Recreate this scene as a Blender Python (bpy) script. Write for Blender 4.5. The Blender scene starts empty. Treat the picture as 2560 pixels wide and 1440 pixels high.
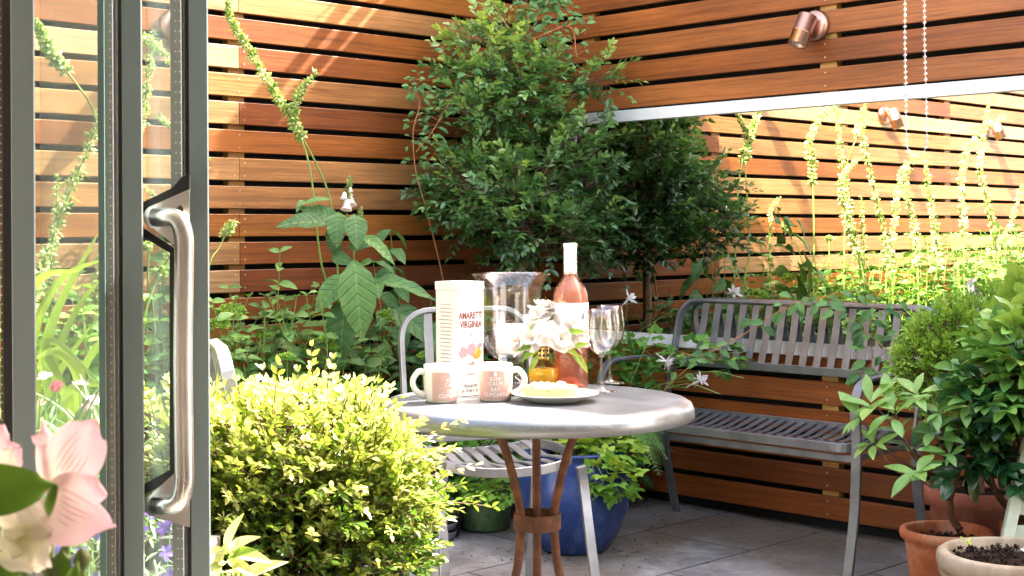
import bpy, math, random
import numpy as np
from mathutils import Vector, Matrix
random.seed(7); rng = np.random.default_rng(7)
scn = bpy.context.scene
COL = scn.collection
# ------------------------------------------------------------------ camera and layout
F = 3549.0; HY = 583.0; CAMZ = 1.104; ROLL = math.radians(0.3)
def ray(px, py):
    xs = (px-1280)/F; ys = (HY-py)/F; c, s = math.cos(ROLL), math.sin(ROLL)
    return np.array([xs*c+ys*s, 1.0, -xs*s+ys*c])
CAM = np.array([0, 0, CAMZ])
def at(px, py, Y): return CAM + ray(px, py)*Y
CORNER = np.array([.036, 6.36, 0.])
L = np.array([-.714, -.700, 0]); L /= np.linalg.norm(L)      # along the left fence, away from the corner
R = np.array([.700, -.714, 0]); R = R - L*np.dot(R, L); R /= np.linalg.norm(R)   # along the right fence = into the garden from the left fence
def hit(px, py, n, d):
    v = ray(px, py); t = (d - np.dot(CAM-CORNER, n))/np.dot(v, n); return CAM + v*t
def on_left(px, py, w=0.): return hit(px, py, R, w)
def on_right(px, py, w=0.): return hit(px, py, L, w)
def refl(px, py, w):                                        # a place seen in the mirror: where it really stands
    P = hit(px, py, R, w); u = -np.dot(P-CORNER, L); q = P - CORNER
    return CORNER + L*u + R*w + np.array([0, 0, q[2]])
def flr(px, py, z=0.):
    v = ray(px, py); return CAM + v*((z-CAMZ)/v[2])
def wall(u, w, z): return CORNER + L*u + R*w + np.array([0, 0, z])     # u along left fence, w off it
def rwall(t, w, z): return CORNER + R*t + L*w + np.array([0, 0, z])
def nz(v):
    v = np.asarray(v, float); return v/(np.linalg.norm(v)+1e-9)
# ------------------------------------------------------------------ mesh builder
class MB:
    def __init__(s): s.v = []; s.f = []; s.t = []; s.n = 0; s.u = []
    def add(s, V, Fs, tone=0.5):
        V = np.asarray(V, float).reshape(-1, 3); s.v.append(V); s.u.append(np.full((len(V), 2), 9.))
        o = s.n
        s.f.extend([tuple(i+o for i in f) for f in Fs]); s.n += len(V)
        if np.isscalar(tone): s.t.extend([tone]*len(Fs))
        else: s.t.extend(tone)
        return s
    def box(s, c, size, M=None, tone=.5, ch=0.):
        x, y, z = [k/2 for k in size]
        V = np.array([[a*x, b*y, d*z] for a in (-1, 1) for b in (-1, 1) for d in (-1, 1)])
        if M is not None: V = V @ np.asarray(M)[:3, :3].T
        V = V + np.asarray(c)
        return s.add(V, [(0, 1, 3, 2), (4, 6, 7, 5), (0, 4, 5, 1), (2, 3, 7, 6), (0, 2, 6, 4), (1, 5, 7, 3)], tone)
    def frames(s, P, up=None):
        P = np.asarray(P, float); T = np.gradient(P, axis=0); T /= (np.linalg.norm(T, axis=1)[:, None]+1e-9)
        u = np.array([0, 0, 1.]) if up is None else np.asarray(up, float)
        if abs(np.dot(T[0], u)) > .95 and up is None: u = np.array([1., 0, 0])
        N = []
        for t in T:
            q = u - t*np.dot(u, t); q = nz(q); N.append(q)
            if up is None: u = q
        N = np.array(N); return P, T, N, np.cross(T, N)
    def sweep(s, P, prof, up=None, scale=None, cap=True, tone=.5):
        P, T, N, B = s.frames(P, up); prof = np.asarray(prof, float); k = len(prof); n = len(P)
        sc = np.ones(n) if scale is None else np.asarray(scale, float)
        V = P[:, None, :] + (B[:, None, :]*prof[None, :, :1] + N[:, None, :]*prof[None, :, 1:2])*sc[:, None, None]
        Fs = [(i*k+j, i*k+(j+1) % k, (i+1)*k+(j+1) % k, (i+1)*k+j) for i in range(n-1) for j in range(k)]
        if cap: Fs += [tuple(range(k))[::-1], tuple((n-1)*k+j for j in range(k))]
        return s.add(V, Fs, tone)
    def tube(s, P, r, sides=8, tone=.5, cap=True):
        P = np.asarray(P, float)
        a = np.arange(sides)*2*math.pi/sides
        sc = np.full(len(P), r) if np.isscalar(r) else np.interp(np.linspace(0, 1, len(P)), np.linspace(0, 1, len(r)), r)
        return s.sweep(P, np.stack([np.cos(a), np.sin(a)], 1), None, sc, cap, tone)
    def bar(s, P, w, h, up, tone=.5, ch=.0015):                # flat bar: w across, h along up
        a, b = w/2, h/2; c = min(ch, a*.4, b*.4)
        return s.sweep(P, [(a, -b+c), (a, b-c), (a-c, b), (-a+c, b), (-a, b-c), (-a, -b+c), (-a+c, -b), (a-c, -b)], up, None, True, tone)
    def lathe(s, prof, c=(0, 0, 0), seg=32, tone=.5, close=False):
        prof = np.asarray(prof, float); n = len(prof); a = np.arange(seg)*2*math.pi/seg
        V = np.stack([prof[:, 0][:, None]*np.cos(a), prof[:, 0][:, None]*np.sin(a), np.repeat(prof[:, 1][:, None], seg, 1)], 2) + np.asarray(c)
        m = n if close else n-1
        Fs = [(i*seg+j, i*seg+(j+1) % seg, ((i+1) % n)*seg+(j+1) % seg, ((i+1) % n)*seg+j) for i in range(m) for j in range(seg)]
        return s.add(V, Fs, tone)
    def leaves(s, tpl, P, D, U, length, width=None, tone=None):
        TV, TF = tpl; P = np.asarray(P, float).reshape(-1, 3); m = len(P)
        if m == 0: return s
        D = np.broadcast_to(D, (m, 3)).astype(float); D = D/(np.linalg.norm(D, axis=1)[:, None]+1e-9)
        U = np.broadcast_to(U, (m, 3)).astype(float); U = U - D*np.sum(U*D, 1)[:, None]; U = U/(np.linalg.norm(U, axis=1)[:, None]+1e-9)
        X = np.cross(D, U); Ln = np.broadcast_to(length, (m,)); W = Ln if width is None else np.broadcast_to(width, (m,))
        V = P[:, None] + X[:, None]*(TV[None, :, :1]*W[:, None, None]) + D[:, None]*(TV[None, :, 1:2]*Ln[:, None, None]) + U[:, None]*(TV[None, :, 2:3]*Ln[:, None, None])
        k = len(TV)
        if tone is None: tone = rng.random(m)
        tone = np.broadcast_to(tone, (m,))
        o = s.n; s.v.append(V.reshape(-1, 3)); s.u.append(np.tile(TV[:, :2], (m, 1))); s.n += m*k
        for i in range(m):
            b = o+i*k
            for f in TF: s.f.append(tuple(b+q for q in f))
        s.t.extend(np.repeat(tone, len(TF)).tolist()); return s
    def build(s, name, mat, parent=None, smooth=False, loc=None):
        if not s.f: return None
        V = np.concatenate(s.v)
        me = bpy.data.meshes.new(name)
        nl = np.array([len(f) for f in s.f], dtype=np.int32)
        flat = np.fromiter((i for f in s.f for i in f), dtype=np.int32, count=int(nl.sum()))
        par = parent
        org = np.zeros(3)
        if loc is not None: org = np.asarray(loc, float)
        elif par is not None: org = np.array(ORG.get(par.name, (0, 0, 0)))
        V = V - org
        me.vertices.add(len(V)); me.vertices.foreach_set('co', V.astype(np.float32).ravel())
        me.loops.add(len(flat)); me.loops.foreach_set('vertex_index', flat)
        me.polygons.add(len(nl)); st = np.concatenate([[0], np.cumsum(nl)[:-1]]).astype(np.int32)
        me.polygons.foreach_set('loop_start', st); me.polygons.foreach_set('loop_total', nl)
        me.polygons.foreach_set('use_smooth', np.full(len(nl), smooth))
        me.update(calc_edges=True); me.validate()
        at_ = me.attributes.new('tone', 'FLOAT', 'FACE')
        if len(at_.data) == len(s.t): at_.data.foreach_set('value', np.array(s.t, dtype=np.float32))
        U_ = np.concatenate(s.u); U_ = np.c_[U_, np.zeros(len(U_))]; au = me.attributes.new('luv', 'FLOAT_VECTOR', 'POINT')
        if len(au.data) == len(U_): au.data.foreach_set('vector', U_.astype(np.float32).ravel())
        me.materials.append(mat)
        o = bpy.data.objects.new(name, me); COL.objects.link(o)
        if par is not None: o.parent = par; ORG[o.name] = tuple(org)
        else: o.location = org; ORG[o.name] = tuple(org)
        return o
ORG = {}
def thing(name, label, cat, loc=(0, 0, 0), group=None):
    o = bpy.data.objects.new(name, None); COL.objects.link(o); o.location = [float(k) for k in loc]; o.empty_display_size = .05
    o['label'] = label; o['category'] = cat
    if group: o['group'] = group
    ORG[o.name] = tuple(float(k) for k in loc); return o
def tag(o, label, cat, group=None):
    o['label'] = label; o['category'] = cat
    if group: o['group'] = group
    return o
def fillet(P, r, n=6):
    P = [np.asarray(p, float) for p in P]; out = [P[0]]
    for i in range(1, len(P)-1):
        a, b, c = P[i-1], P[i], P[i+1]; d1 = min(r, np.linalg.norm(a-b)*.49); d2 = min(r, np.linalg.norm(c-b)*.49)
        p0 = b+nz(a-b)*d1; p2 = b+nz(c-b)*d2
        for k in range(n+1):
            t = k/n; out.append((1-t)**2*p0+2*t*(1-t)*b+t*t*p2)
    out.append(P[-1]); return np.array(out)
def curve(P, n=24):                                          # Catmull-Rom through points
    P = np.asarray(P, float); Q = np.vstack([2*P[0]-P[1], P, 2*P[-1]-P[-2]]); out = []; m = len(P)-1
    for k in range(n+1):
        x = k/n*m; i = min(int(x), m-1); t = x-i; a, b, c, d = Q[i:i+4]
        out.append(.5*((2*b)+(-a+c)*t+(2*a-5*b+4*c-d)*t*t+(-a+3*b-3*c+d)*t**3))
    return np.array(out)
# ------------------------------------------------------------------ leaf shapes (unit length along +Y, face up +Z)
def leaf(ns=3, w=.45, peak=.45, fold=.25, curl=.15, tip=1.3, serr=0., cols=1, ripple=0.):
    V = []; Fs = []; k = 2*cols+1
    for i in range(ns+1):
        t = i/ns
        a = (t/peak) if t < peak else ((1-t)/(1-peak))
        ww = w/2*math.sin(max(min(a, 1), 0)*math.pi/2)**(.8 if t < peak else 1/tip*1.1)
        if i in (0, ns): ww = .012
        if serr: ww *= 1+serr*(1 if i % 2 else -1)
        for j in range(-cols, cols+1):
            x = ww*j/cols
            V.append((x, t, fold*abs(x)-curl*t*t+ripple*math.sin(t*17+j*2)*(abs(j)/cols)))
    for i in range(ns):
        for j in range(k-1): Fs.append((i*k+j, i*k+j+1, (i+1)*k+j+1, (i+1)*k+j))
    return np.array(V), Fs
T_BOX = leaf(3, .5, .5, .3, .12)
T_LANCE = leaf(5, .34, .4, .35, .28)
T_OVATE = leaf(7, .6, .38, .3, .3, 1.6, .05, 1, .02)
T_GLOSSY = leaf(8, .56, .42, .35, .3, 1.7, 0, 1, .01)
T_BIG = leaf(14, .5, .42, .25, .38, 1.4, .035, 2, .022)
T_RHODO = leaf(8, .34, .55, .3, .22, 1.2)
T_BLADE = leaf(6, .07, .3, .5, .35)
T_PETAL = leaf(5, .92, .62, -.35, .3, .9)
def lobed():
    V = []; Fs = []
    for c, ang, sc in (((0, .35), 0, .65), ((-.14, .22), 1.05, .58), ((.14, .22), -1.05, .58)):
        n = 13; base = len(V); V.append((c[0]*.6, c[1]*.6, 0))
        for i in range(n):
            a = (i/(n-1)-.5)*2.3; r = sc*(.82+.18*abs(math.cos(a*2.6)))*(.55 if i in (0, n-1) else 1)
            x = math.sin(a)*r*.62; y = math.cos(a)*r
            V.append((c[0]*.6+x*math.cos(ang)-y*math.sin(ang), c[1]*.6+x*math.sin(ang)+y*math.cos(ang), -.12*r*r+.05*abs(math.sin(a*2.6))))
        for i in range(n-1): Fs.append((base, base+1+i, base+2+i))
    return np.array(V), Fs
T_LOBED = lobed()
def pod():
    V = [(0, 0, 0)]; n = 6
    for rr, y in ((.3, .3), (.34, .6), (.16, .9)):
        for j in range(n):
            a = j*2*math.pi/n; V.append((rr*math.cos(a), y, rr*math.sin(a)))
    V.append((0, 1.15, 0)); Fs = [(0, 1+(j+1) % n, 1+j) for j in range(n)]
    for q in range(2):
        for j in range(n): Fs.append((1+q*n+j, 1+q*n+(j+1) % n, 1+(q+1)*n+(j+1) % n, 1+(q+1)*n+j))
    for j in range(n): Fs.append((1+2*n+j, 1+2*n+(j+1) % n, 3*n+1))
    for j in range(5):                                        # sepals
        a = j*2*math.pi/5; c, s_ = math.cos(a), math.sin(a); b = len(V)
        V += [(0, .1, 0), (c*.6-s_*.2, .35, s_*.6+c*.2), (c*.85, .5, s_*.85), (c*.6+s_*.2, .35, s_*.6-c*.2)]; Fs.append((b, b+1, b+2, b+3))
    return np.array(V), Fs
T_POD = pod()
# ------------------------------------------------------------------ materials
def nt(name):
    m = bpy.data.materials.new(name); m.use_nodes = True; t = m.node_tree; t.nodes.clear()
    out = t.nodes.new('ShaderNodeOutputMaterial'); return m, t, out
def N(t, kind, **kw):
    n = t.nodes.new(kind)
    for k, v in kw.items():
        if k in n.inputs: n.inputs[k].default_value = v
        else: setattr(n, k, v)
    return n
def ramp(t, fac, stops):
    r = t.nodes.new('ShaderNodeValToRGB'); e = r.color_ramp.elements
    while len(e) < len(stops): e.new(.5)
    for i, (p, c) in enumerate(stops): e[i].position = p; e[i].color = (*c, 1)
    t.links.new(fac, r.inputs[0]); return r.outputs[0]
def princ(t, out, col=None, rough=.5, metal=0., spec=.5):
    b = t.nodes.new('ShaderNodeBsdfPrincipled')
    if col is not None:
        if isinstance(col, tuple): b.inputs['Base Color'].default_value = (*col, 1)
        else: t.links.new(col, b.inputs['Base Color'])
    b.inputs['Roughness'].default_value = rough; b.inputs['Metallic'].default_value = metal
    b.inputs['Specular IOR Level'].default_value = spec
    t.links.new(b.outputs[0], out.inputs[0]); return b
def noise(t, scale=5., detail=4., vec=None, sc=None, rough=.55, dist=0.):
    n = N(t, 'ShaderNodeTexNoise', Scale=scale, Detail=detail, Roughness=rough, Distortion=dist)
    if vec is None: vec = t.nodes.new('ShaderNodeTexCoord').outputs['Object']
    if sc is not None:
        mp = t.nodes.new('ShaderNodeMapping'); mp.inputs['Scale'].default_value = sc; t.links.new(vec, mp.inputs[0]); vec = mp.outputs[0]
    t.links.new(vec, n.inputs['Vector']); return n.outputs['Fac']
def bump(t, b, h, strength=.3, dist=.002):
    n = N(t, 'ShaderNodeBump', Strength=strength, Distance=dist); t.links.new(h, n.inputs['Height']); t.links.new(n.outputs[0], b.inputs['Normal'])
def mixc(t, fac, a, b, mode='MIX'):
    m = t.nodes.new('ShaderNodeMix'); m.data_type = 'RGBA'; m.blend_type = mode
    for i, v in ((0, fac), (6, a), (7, b)):
        if isinstance(v, (int, float)): m.inputs[i].default_value = v
        elif isinstance(v, tuple): m.inputs[i].default_value = (*v, 1)
        else: t.links.new(v, m.inputs[i])
    return m.outputs[2]
def math_(t, op, a, b=0.):
    m = t.nodes.new('ShaderNodeMath'); m.operation = op
    for i, v in enumerate((a, b)):
        if isinstance(v, (int, float)): m.inputs[i].default_value = v
        else: t.links.new(v, m.inputs[i])
    return m.outputs[0]
def tone(t): return N(t, 'ShaderNodeAttribute', attribute_name='tone').outputs['Fac']
def m_plain(name, col, rough=.5, metal=0., nscale=30., var=.15, bmp=.0, spec=.5, bd=.002):
    m, t, o = nt(name); n = noise(t, nscale, 5.)
    c = ramp(t, n, [(.3, tuple(k*(1-var) for k in col)), (.7, tuple(min(1, k*(1+var)) for k in col))])
    b = princ(t, o, c, rough, metal, spec)
    if bmp: bump(t, b, n, bmp, bd)
    return m
def m_leaf(name, stops, rough=.42, trans=.3, spec=.5, vein=0., tint=(1., .95, .25), vf=44.):
    m, t, o = nt(name); c = ramp(t, tone(t), stops); n = noise(t, 60., 3.)
    uv = N(t, 'ShaderNodeAttribute', attribute_name='luv').outputs['Vector']; sx = t.nodes.new('ShaderNodeSeparateXYZ'); t.links.new(uv, sx.inputs[0])
    ax_ = math_(t, 'ABSOLUTE', sx.outputs[0]); mid = math_(t, 'LESS_THAN', ax_, .012)
    sv = math_(t, 'SINE', math_(t, 'MULTIPLY', math_(t, 'SUBTRACT', sx.outputs[1], math_(t, 'MULTIPLY', ax_, .9)), vf)); vv = math_(t, 'POWER', math_(t, 'MAXIMUM', sv, 0.), 8.)
    if vein or spec >= .5: c = mixc(t, math_(t, 'MULTIPLY', math_(t, 'MAXIMUM', mid, math_(t, 'MULTIPLY', vv, .6 if vein else 0.)), .45), c, mixc(t, .5, c, (.35, .45, .2)))
    c = mixc(t, .35, c, ramp(t, n, [(.3, (.35, .35, .35)), (.7, (.75, .75, .7))]), 'OVERLAY')
    b = princ(t, o, c, rough, 0., spec)
    if vein:
        w = noise(t, 140., 2.); bump(t, b, math_(t, 'SUBTRACT', math_(t, 'MULTIPLY', w, .5), vv), vein, .004)
    tr = t.nodes.new('ShaderNodeBsdfTranslucent')
    t.links.new(mixc(t, .6, c, tint, 'MULTIPLY'), tr.inputs[0])
    mx = t.nodes.new('ShaderNodeMixShader'); mx.inputs[0].default_value = trans
    t.links.new(b.outputs[0], mx.inputs[1]); t.links.new(tr.outputs[0], mx.inputs[2]); t.links.new(mx.outputs[0], o.inputs[0])
    return m
def m_wood(name, stops, rough=.42):
    m, t, o = nt(name); tn = tone(t)
    tc = t.nodes.new('ShaderNodeTexCoord').outputs['Object']
    off = t.nodes.new('ShaderNodeCombineXYZ'); t.links.new(math_(t, 'MULTIPLY', tn, 37.), off.inputs[0]); t.links.new(math_(t, 'MULTIPLY', tn, 11.), off.inputs[2])
    va = t.nodes.new('ShaderNodeVectorMath'); va.operation = 'ADD'; t.links.new(tc, va.inputs[0]); t.links.new(off.outputs[0], va.inputs[1])
    g1 = noise(t, 1., 6., va.outputs[0], (1.8, 60, 75), .68, .9); g2 = noise(t, 1., 5., va.outputs[0], (9, 180, 260), .6)
    big = noise(t, 1., 3., va.outputs[0], (1.3, 4, 5))
    c = ramp(t, tn, stops)
    c = mixc(t, .75, c, ramp(t, g1, [(.3, (.18, .15, .13)), (.48, (.48, .48, .48)), (.72, (.74, .73, .70))]), 'OVERLAY')
    c = mixc(t, .45, c, ramp(t, g2, [(.35, (.3, .28, .26)), (.6, (.58, .58, .58))]), 'OVERLAY')
    c = mixc(t, .8, c, ramp(t, big, [(.3, (.30, .27, .26)), (.7, (.66, .65, .62))]), 'OVERLAY')
    b = princ(t, o, c, rough, 0, .4)
    bump(t, b, math_(t, 'ADD', g2, g1), .35, .0015); return m
def m_metal(name, col, rough=.4, metal=.85, rust=None, rs=9., thr=.6):
    m, t, o = nt(name); n = noise(t, rs, 6.); n2 = noise(t, 160., 4.)
    c = ramp(t, n, [(.3, tuple(k*.75 for k in col)), (.7, tuple(k*1.15 for k in col))]); mf = None
    b = princ(t, o, c, rough, metal)
    if rust:
        f = ramp(t, n, [(thr, (0, 0, 0)), (thr+.12, (1, 1, 1))])
        t.links.new(mixc(t, f, c, rust), b.inputs['Base Color'])
        t.links.new(math_(t, 'SUBTRACT', metal, math_(t, 'MULTIPLY', f, metal*.9)), b.inputs['Metallic'])
    t.links.new(math_(t, 'ADD', math_(t, 'MULTIPLY', n, .25), rough-.12), b.inputs['Roughness'])
    bump(t, b, n2, .12, .0006); return m
def m_glass(name, col=(1, 1, 1), ior=1.45, rough=0., haze=0.):
    m, t, o = nt(name)                                      # thin clear glass that lets light and shadows pass
    fr = N(t, 'ShaderNodeFresnel', IOR=ior); bf = t.nodes.new('ShaderNodeNewGeometry').outputs['Backfacing']
    t.links.new(math_(t, 'ADD', ior, math_(t, 'MULTIPLY', bf, 1/ior-ior)), fr.inputs['IOR']); gl = N(t, 'ShaderNodeBsdfGlossy', Roughness=.01+rough); tr = N(t, 'ShaderNodeBsdfTransparent'); tr.inputs[0].default_value = (*col, 1)
    mx = t.nodes.new('ShaderNodeMixShader'); t.links.new(math_(t, 'MINIMUM', math_(t, 'MULTIPLY', fr.outputs[0], 1.2), 1.), mx.inputs[0])
    t.links.new(tr.outputs[0], mx.inputs[1]); t.links.new(gl.outputs[0], mx.inputs[2]); last = mx
    if haze:
        d = N(t, 'ShaderNodeBsdfDiffuse'); d.inputs[0].default_value = (.8, .85, .85, 1)
        m2 = t.nodes.new('ShaderNodeMixShader')
        n = noise(t, 2.5, 3., None, (1, 1, .25)); t.links.new(math_(t, 'MULTIPLY', n, haze), m2.inputs[0])
        t.links.new(mx.outputs[0], m2.inputs[1]); t.links.new(d.outputs[0], m2.inputs[2]); last = m2
    t.links.new(last.outputs[0], o.inputs[0]); return m
def m_liquid(name, col, k=.25):
    m, t, o = nt(name); g = N(t, 'ShaderNodeBsdfTransparent'); g.inputs[0].default_value = (*col, 1)
    d = N(t, 'ShaderNodeBsdfPrincipled'); d.inputs['Base Color'].default_value = (*col, 1); d.inputs['Roughness'].default_value = .05
    mx = t.nodes.new('ShaderNodeMixShader'); mx.inputs[0].default_value = k
    t.links.new(g.outputs[0], mx.inputs[1]); t.links.new(d.outputs[0], mx.inputs[2]); t.links.new(mx.outputs[0], o.inputs[0]); return m
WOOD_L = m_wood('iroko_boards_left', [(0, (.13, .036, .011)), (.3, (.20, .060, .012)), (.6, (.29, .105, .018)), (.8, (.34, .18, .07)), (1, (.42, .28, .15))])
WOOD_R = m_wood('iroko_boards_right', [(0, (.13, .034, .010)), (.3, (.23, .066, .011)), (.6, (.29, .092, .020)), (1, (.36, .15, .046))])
BATTEN = m_wood('pine_batten', [(0, (.30, .15, .045)), (1, (.55, .34, .10))])
BLACK = m_plain('black_backing', (.008, .008, .009), .9, 0, 8)
RUBBER = m_plain('black_gasket_rubber', (.01, .01, .01), .5)
WHITE_FRAME = m_plain('white_painted_frame', (.72, .72, .68), .45, 0, 12, .05)
ALU = m_plain('grey_powder_coated_aluminium', (.17, .215, .225), .5, .0, 900, .12, .15, .4, .0003)
STEEL = m_metal('brushed_stainless_steel', (.62, .6, .56), .3, 1.)
BENCH_M = m_metal('dark_lacquered_steel', (.22, .23, .24), .36, .7, (.09, .04, .02), 14., .68)
CHAIR_M = m_metal('pale_lacquered_steel', (.33, .345, .355), .38, .8, (.12, .05, .02), 12., .72)
RUST = m_metal('rusty_iron', (.13, .055, .028), .8, .15, (.19, .075, .03), 40., .5)
COPPER = m_metal('brushed_copper', (.50, .30, .22), .32, 1.)
SCREW = m_metal('steel_screw', (.6, .55, .5), .4, 1.)
MIRROR = nt('mirror_glass'); princ(MIRROR[1], MIRROR[2], (.84, .83, .80), .004, 1.); MIRROR = MIRROR[0]
GLASS = m_glass('clear_glass'); DOORGLASS = m_glass('door_glass', (.93, .97, .96), 1.45, 0, .16)  # haze on the door panes stands in for whitish reflections
STALK = m_plain('green_stalk', (.16, .26, .05), .5, 0, 40, .2)
BARK = m_plain('pale_bark', (.23, .15, .075), .9, 0, 70, .45, .8, .2, .004)
DARKBARK = m_plain('dark_twig_bark', (.10, .05, .025), .8, 0, 90, .4, .6)
TAN = m_plain('tan_vine_stem', (.42, .20, .07), .7, 0, 60, .3)
SOIL = m_plain('dark_potting_soil', (.035, .024, .018), 1., 0, 90, .8, 1., .1, .01)
TERRA = None
def m_pot(name, c1, c2, c3, s=7., rough=.8):
    m, t, o = nt(name); n = noise(t, s, 8., None, (1, 1, .7), .65, .6); n2 = noise(t, 120, 4.)
    c = ramp(t, n, [(.28, c1), (.5, c2), (.72, c3)]); b = princ(t, o, c, rough, 0, .3); bump(t, b, math_(t, 'ADD', n, n2), .35, .002); return m
TERRA = m_pot('terracotta', (.20, .055, .025), (.40, .125, .045), (.50, .30, .19), 10.)
TERRA_OLD = m_pot('weathered_terracotta', (.16, .055, .035), (.30, .10, .06), (.38, .19, .13), 9.)
STONE = m_pot('cast_stone', (.16, .12, .07), (.36, .30, .21), (.48, .42, .32), 11.)
BLUE = m_pot('blue_glaze', (.010, .022, .085), (.022, .05, .18), (.07, .11, .26), 9., .16)
GREENGL = m_pot('green_glaze', (.05, .10, .045), (.09, .16, .07), (.12, .20, .09), 90., .35)
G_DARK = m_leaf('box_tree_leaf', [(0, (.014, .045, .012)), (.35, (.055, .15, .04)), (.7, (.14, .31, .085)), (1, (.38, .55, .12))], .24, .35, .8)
G_LIME = m_leaf('sunny_box_leaf', [(0, (.035, .10, .015)), (.35, (.11, .23, .03)), (.75, (.33, .40, .07)), (1, (.66, .68, .34))], .25, .32, 1.)  # palest stop puts white-hot sun highlights into the leaf colour
G_MID = m_leaf('mid_green_leaf', [(0, (.022, .075, .018)), (.55, (.075, .20, .045)), (1, (.17, .34, .09))], .42, .25, .4, .3)
G_FOX = m_leaf('foxglove_leaf', [(0, (.03, .10, .03)), (.6, (.085, .20, .06)), (1, (.15, .30, .07))], .55, .25, .35, .8)
G_BALL = m_leaf('fresh_box_leaf', [(0, (.06, .17, .02)), (.5, (.26, .50, .05)), (1, (.55, .70, .12))], .38, .35)
G_GLOSS = m_leaf('glossy_camellia_leaf', [(0, (.010, .05, .02)), (.35, (.045, .16, .045)), (.65, (.20, .42, .08)), (1, (.42, .60, .12))], .2, .22, .6)
G_RHODO = m_leaf('rhododendron_leaf', [(0, (.05, .15, .03)), (.6, (.15, .33, .07)), (1, (.30, .50, .11))], .38, .28)
G_FERN = m_leaf('fern_frond', [(0, (.09, .24, .05)), (1, (.24, .46, .11))], .6, .35)
G_COL = m_leaf('columbine_leaf', [(0, (.05, .17, .03)), (.6, (.16, .36, .05)), (1, (.36, .52, .07))], .55, .35, .3)
G_POD = m_leaf('foxglove_seed_pod', [(0, (.13, .24, .04)), (.6, (.30, .42, .10)), (1, (.58, .60, .30))], .5, .3)
G_BLADE = m_leaf('grassy_leaf', [(0, (.07, .15, .06)), (1, (.22, .34, .14))], .5, .3)
G_IRIS = m_leaf('iris_leaf', [(0, (.10, .20, .04)), (1, (.30, .42, .05))], .4, .4)
G_HOSTA = m_leaf('variegated_leaf', [(0, (.10, .22, .03)), (.5, (.2, .34, .05)), (.75, (.6, .62, .3)), (1, (.75, .74, .45))], .45, .35)
PET_W = m_leaf('white_petal', [(0, (.8, .78, .72)), (1, (.86, .84, .82))], .6, .35, .2, tint=(1., .93, .9))
PET_P = m_leaf('pink_petal', [(0, (.86, .80, .66)), (.25, (.88, .74, .76)), (.8, (.86, .60, .70)), (1, (.82, .42, .56))], .5, .35, .25, tint=(1., .93, .9))
PET_C = m_leaf('cream_petal', [(0, (.78, .76, .46)), (.5, (.88, .87, .72)), (1, (.92, .91, .84))], .55, .35, .25, tint=(1., .93, .9))
PET_V = m_leaf('violet_petal', [(0, (.10, .05, .38)), (1, (.30, .18, .65))], .6, .3, .2, tint=(1., .93, .9))
PET_D = m_leaf('dianthus_petal', [(0, (.6, .04, .12)), (.5, (.78, .5, .52)), (1, (.85, .78, .78))], .6, .3, .2, tint=(1., .93, .9))

# ------------------------------------------------------------------ camera, sky, sun
cam = bpy.data.cameras.new('camera'); co = bpy.data.objects.new('camera', cam); COL.objects.link(co); scn.camera = co
co.location = (0, 0, CAMZ); co.rotation_euler = (math.pi/2, ROLL, 0)
cam.sensor_width = 36; cam.lens = F/2560*36; cam.shift_y = -(720-HY)/2560; cam.clip_end = 400; cam.clip_start = .05
cam.dof.use_dof = True; cam.dof.focus_distance = 3.4; cam.dof.aperture_fstop = 30
SLOPE = 1.03; BB = .27; FENCE_H = 2.66
sd = L*1. - R*BB + np.array([0, 0, -SLOPE]); sd = nz(sd)
sun = bpy.data.lights.new('sun', 'SUN'); sun.energy = 3.0; sun.angle = math.radians(.5); sun.color = (1, .95, .86)
so = bpy.data.objects.new('sun', sun); COL.objects.link(so); so.rotation_euler = Vector(sd).to_track_quat('-Z', 'Y').to_euler(); so.location = (3, 6, 6)
w = bpy.data.worlds.new('World'); scn.world = w; w.use_nodes = True; t = w.node_tree
bg = t.nodes['Background']; sky = t.nodes.new('ShaderNodeTexSky'); sky.sky_type = 'NISHITA'; sky.sun_disc = False
sky.sun_elevation = math.asin(-sd[2]); sky.sun_rotation = math.atan2(-sd[0], -sd[1]); sky.air_density = .7; sky.dust_density = 3.; sky.ozone_density = .6
t.links.new(mixc(t, 1., sky.outputs[0], (1.22, 1.0, .80), 'MULTIPLY'), bg.inputs[0]); bg.inputs[1].default_value = .15
vs = scn.view_settings; vs.view_transform = 'Standard'; vs.look = 'None'; vs.gamma = 1; vs.exposure = 3.85
scn.cycles.max_bounces = 10; scn.cycles.transparent_max_bounces = 24; scn.cycles.diffuse_bounces = 4; scn.cycles.caustics_reflective = False; scn.cycles.caustics_refractive = False

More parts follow.
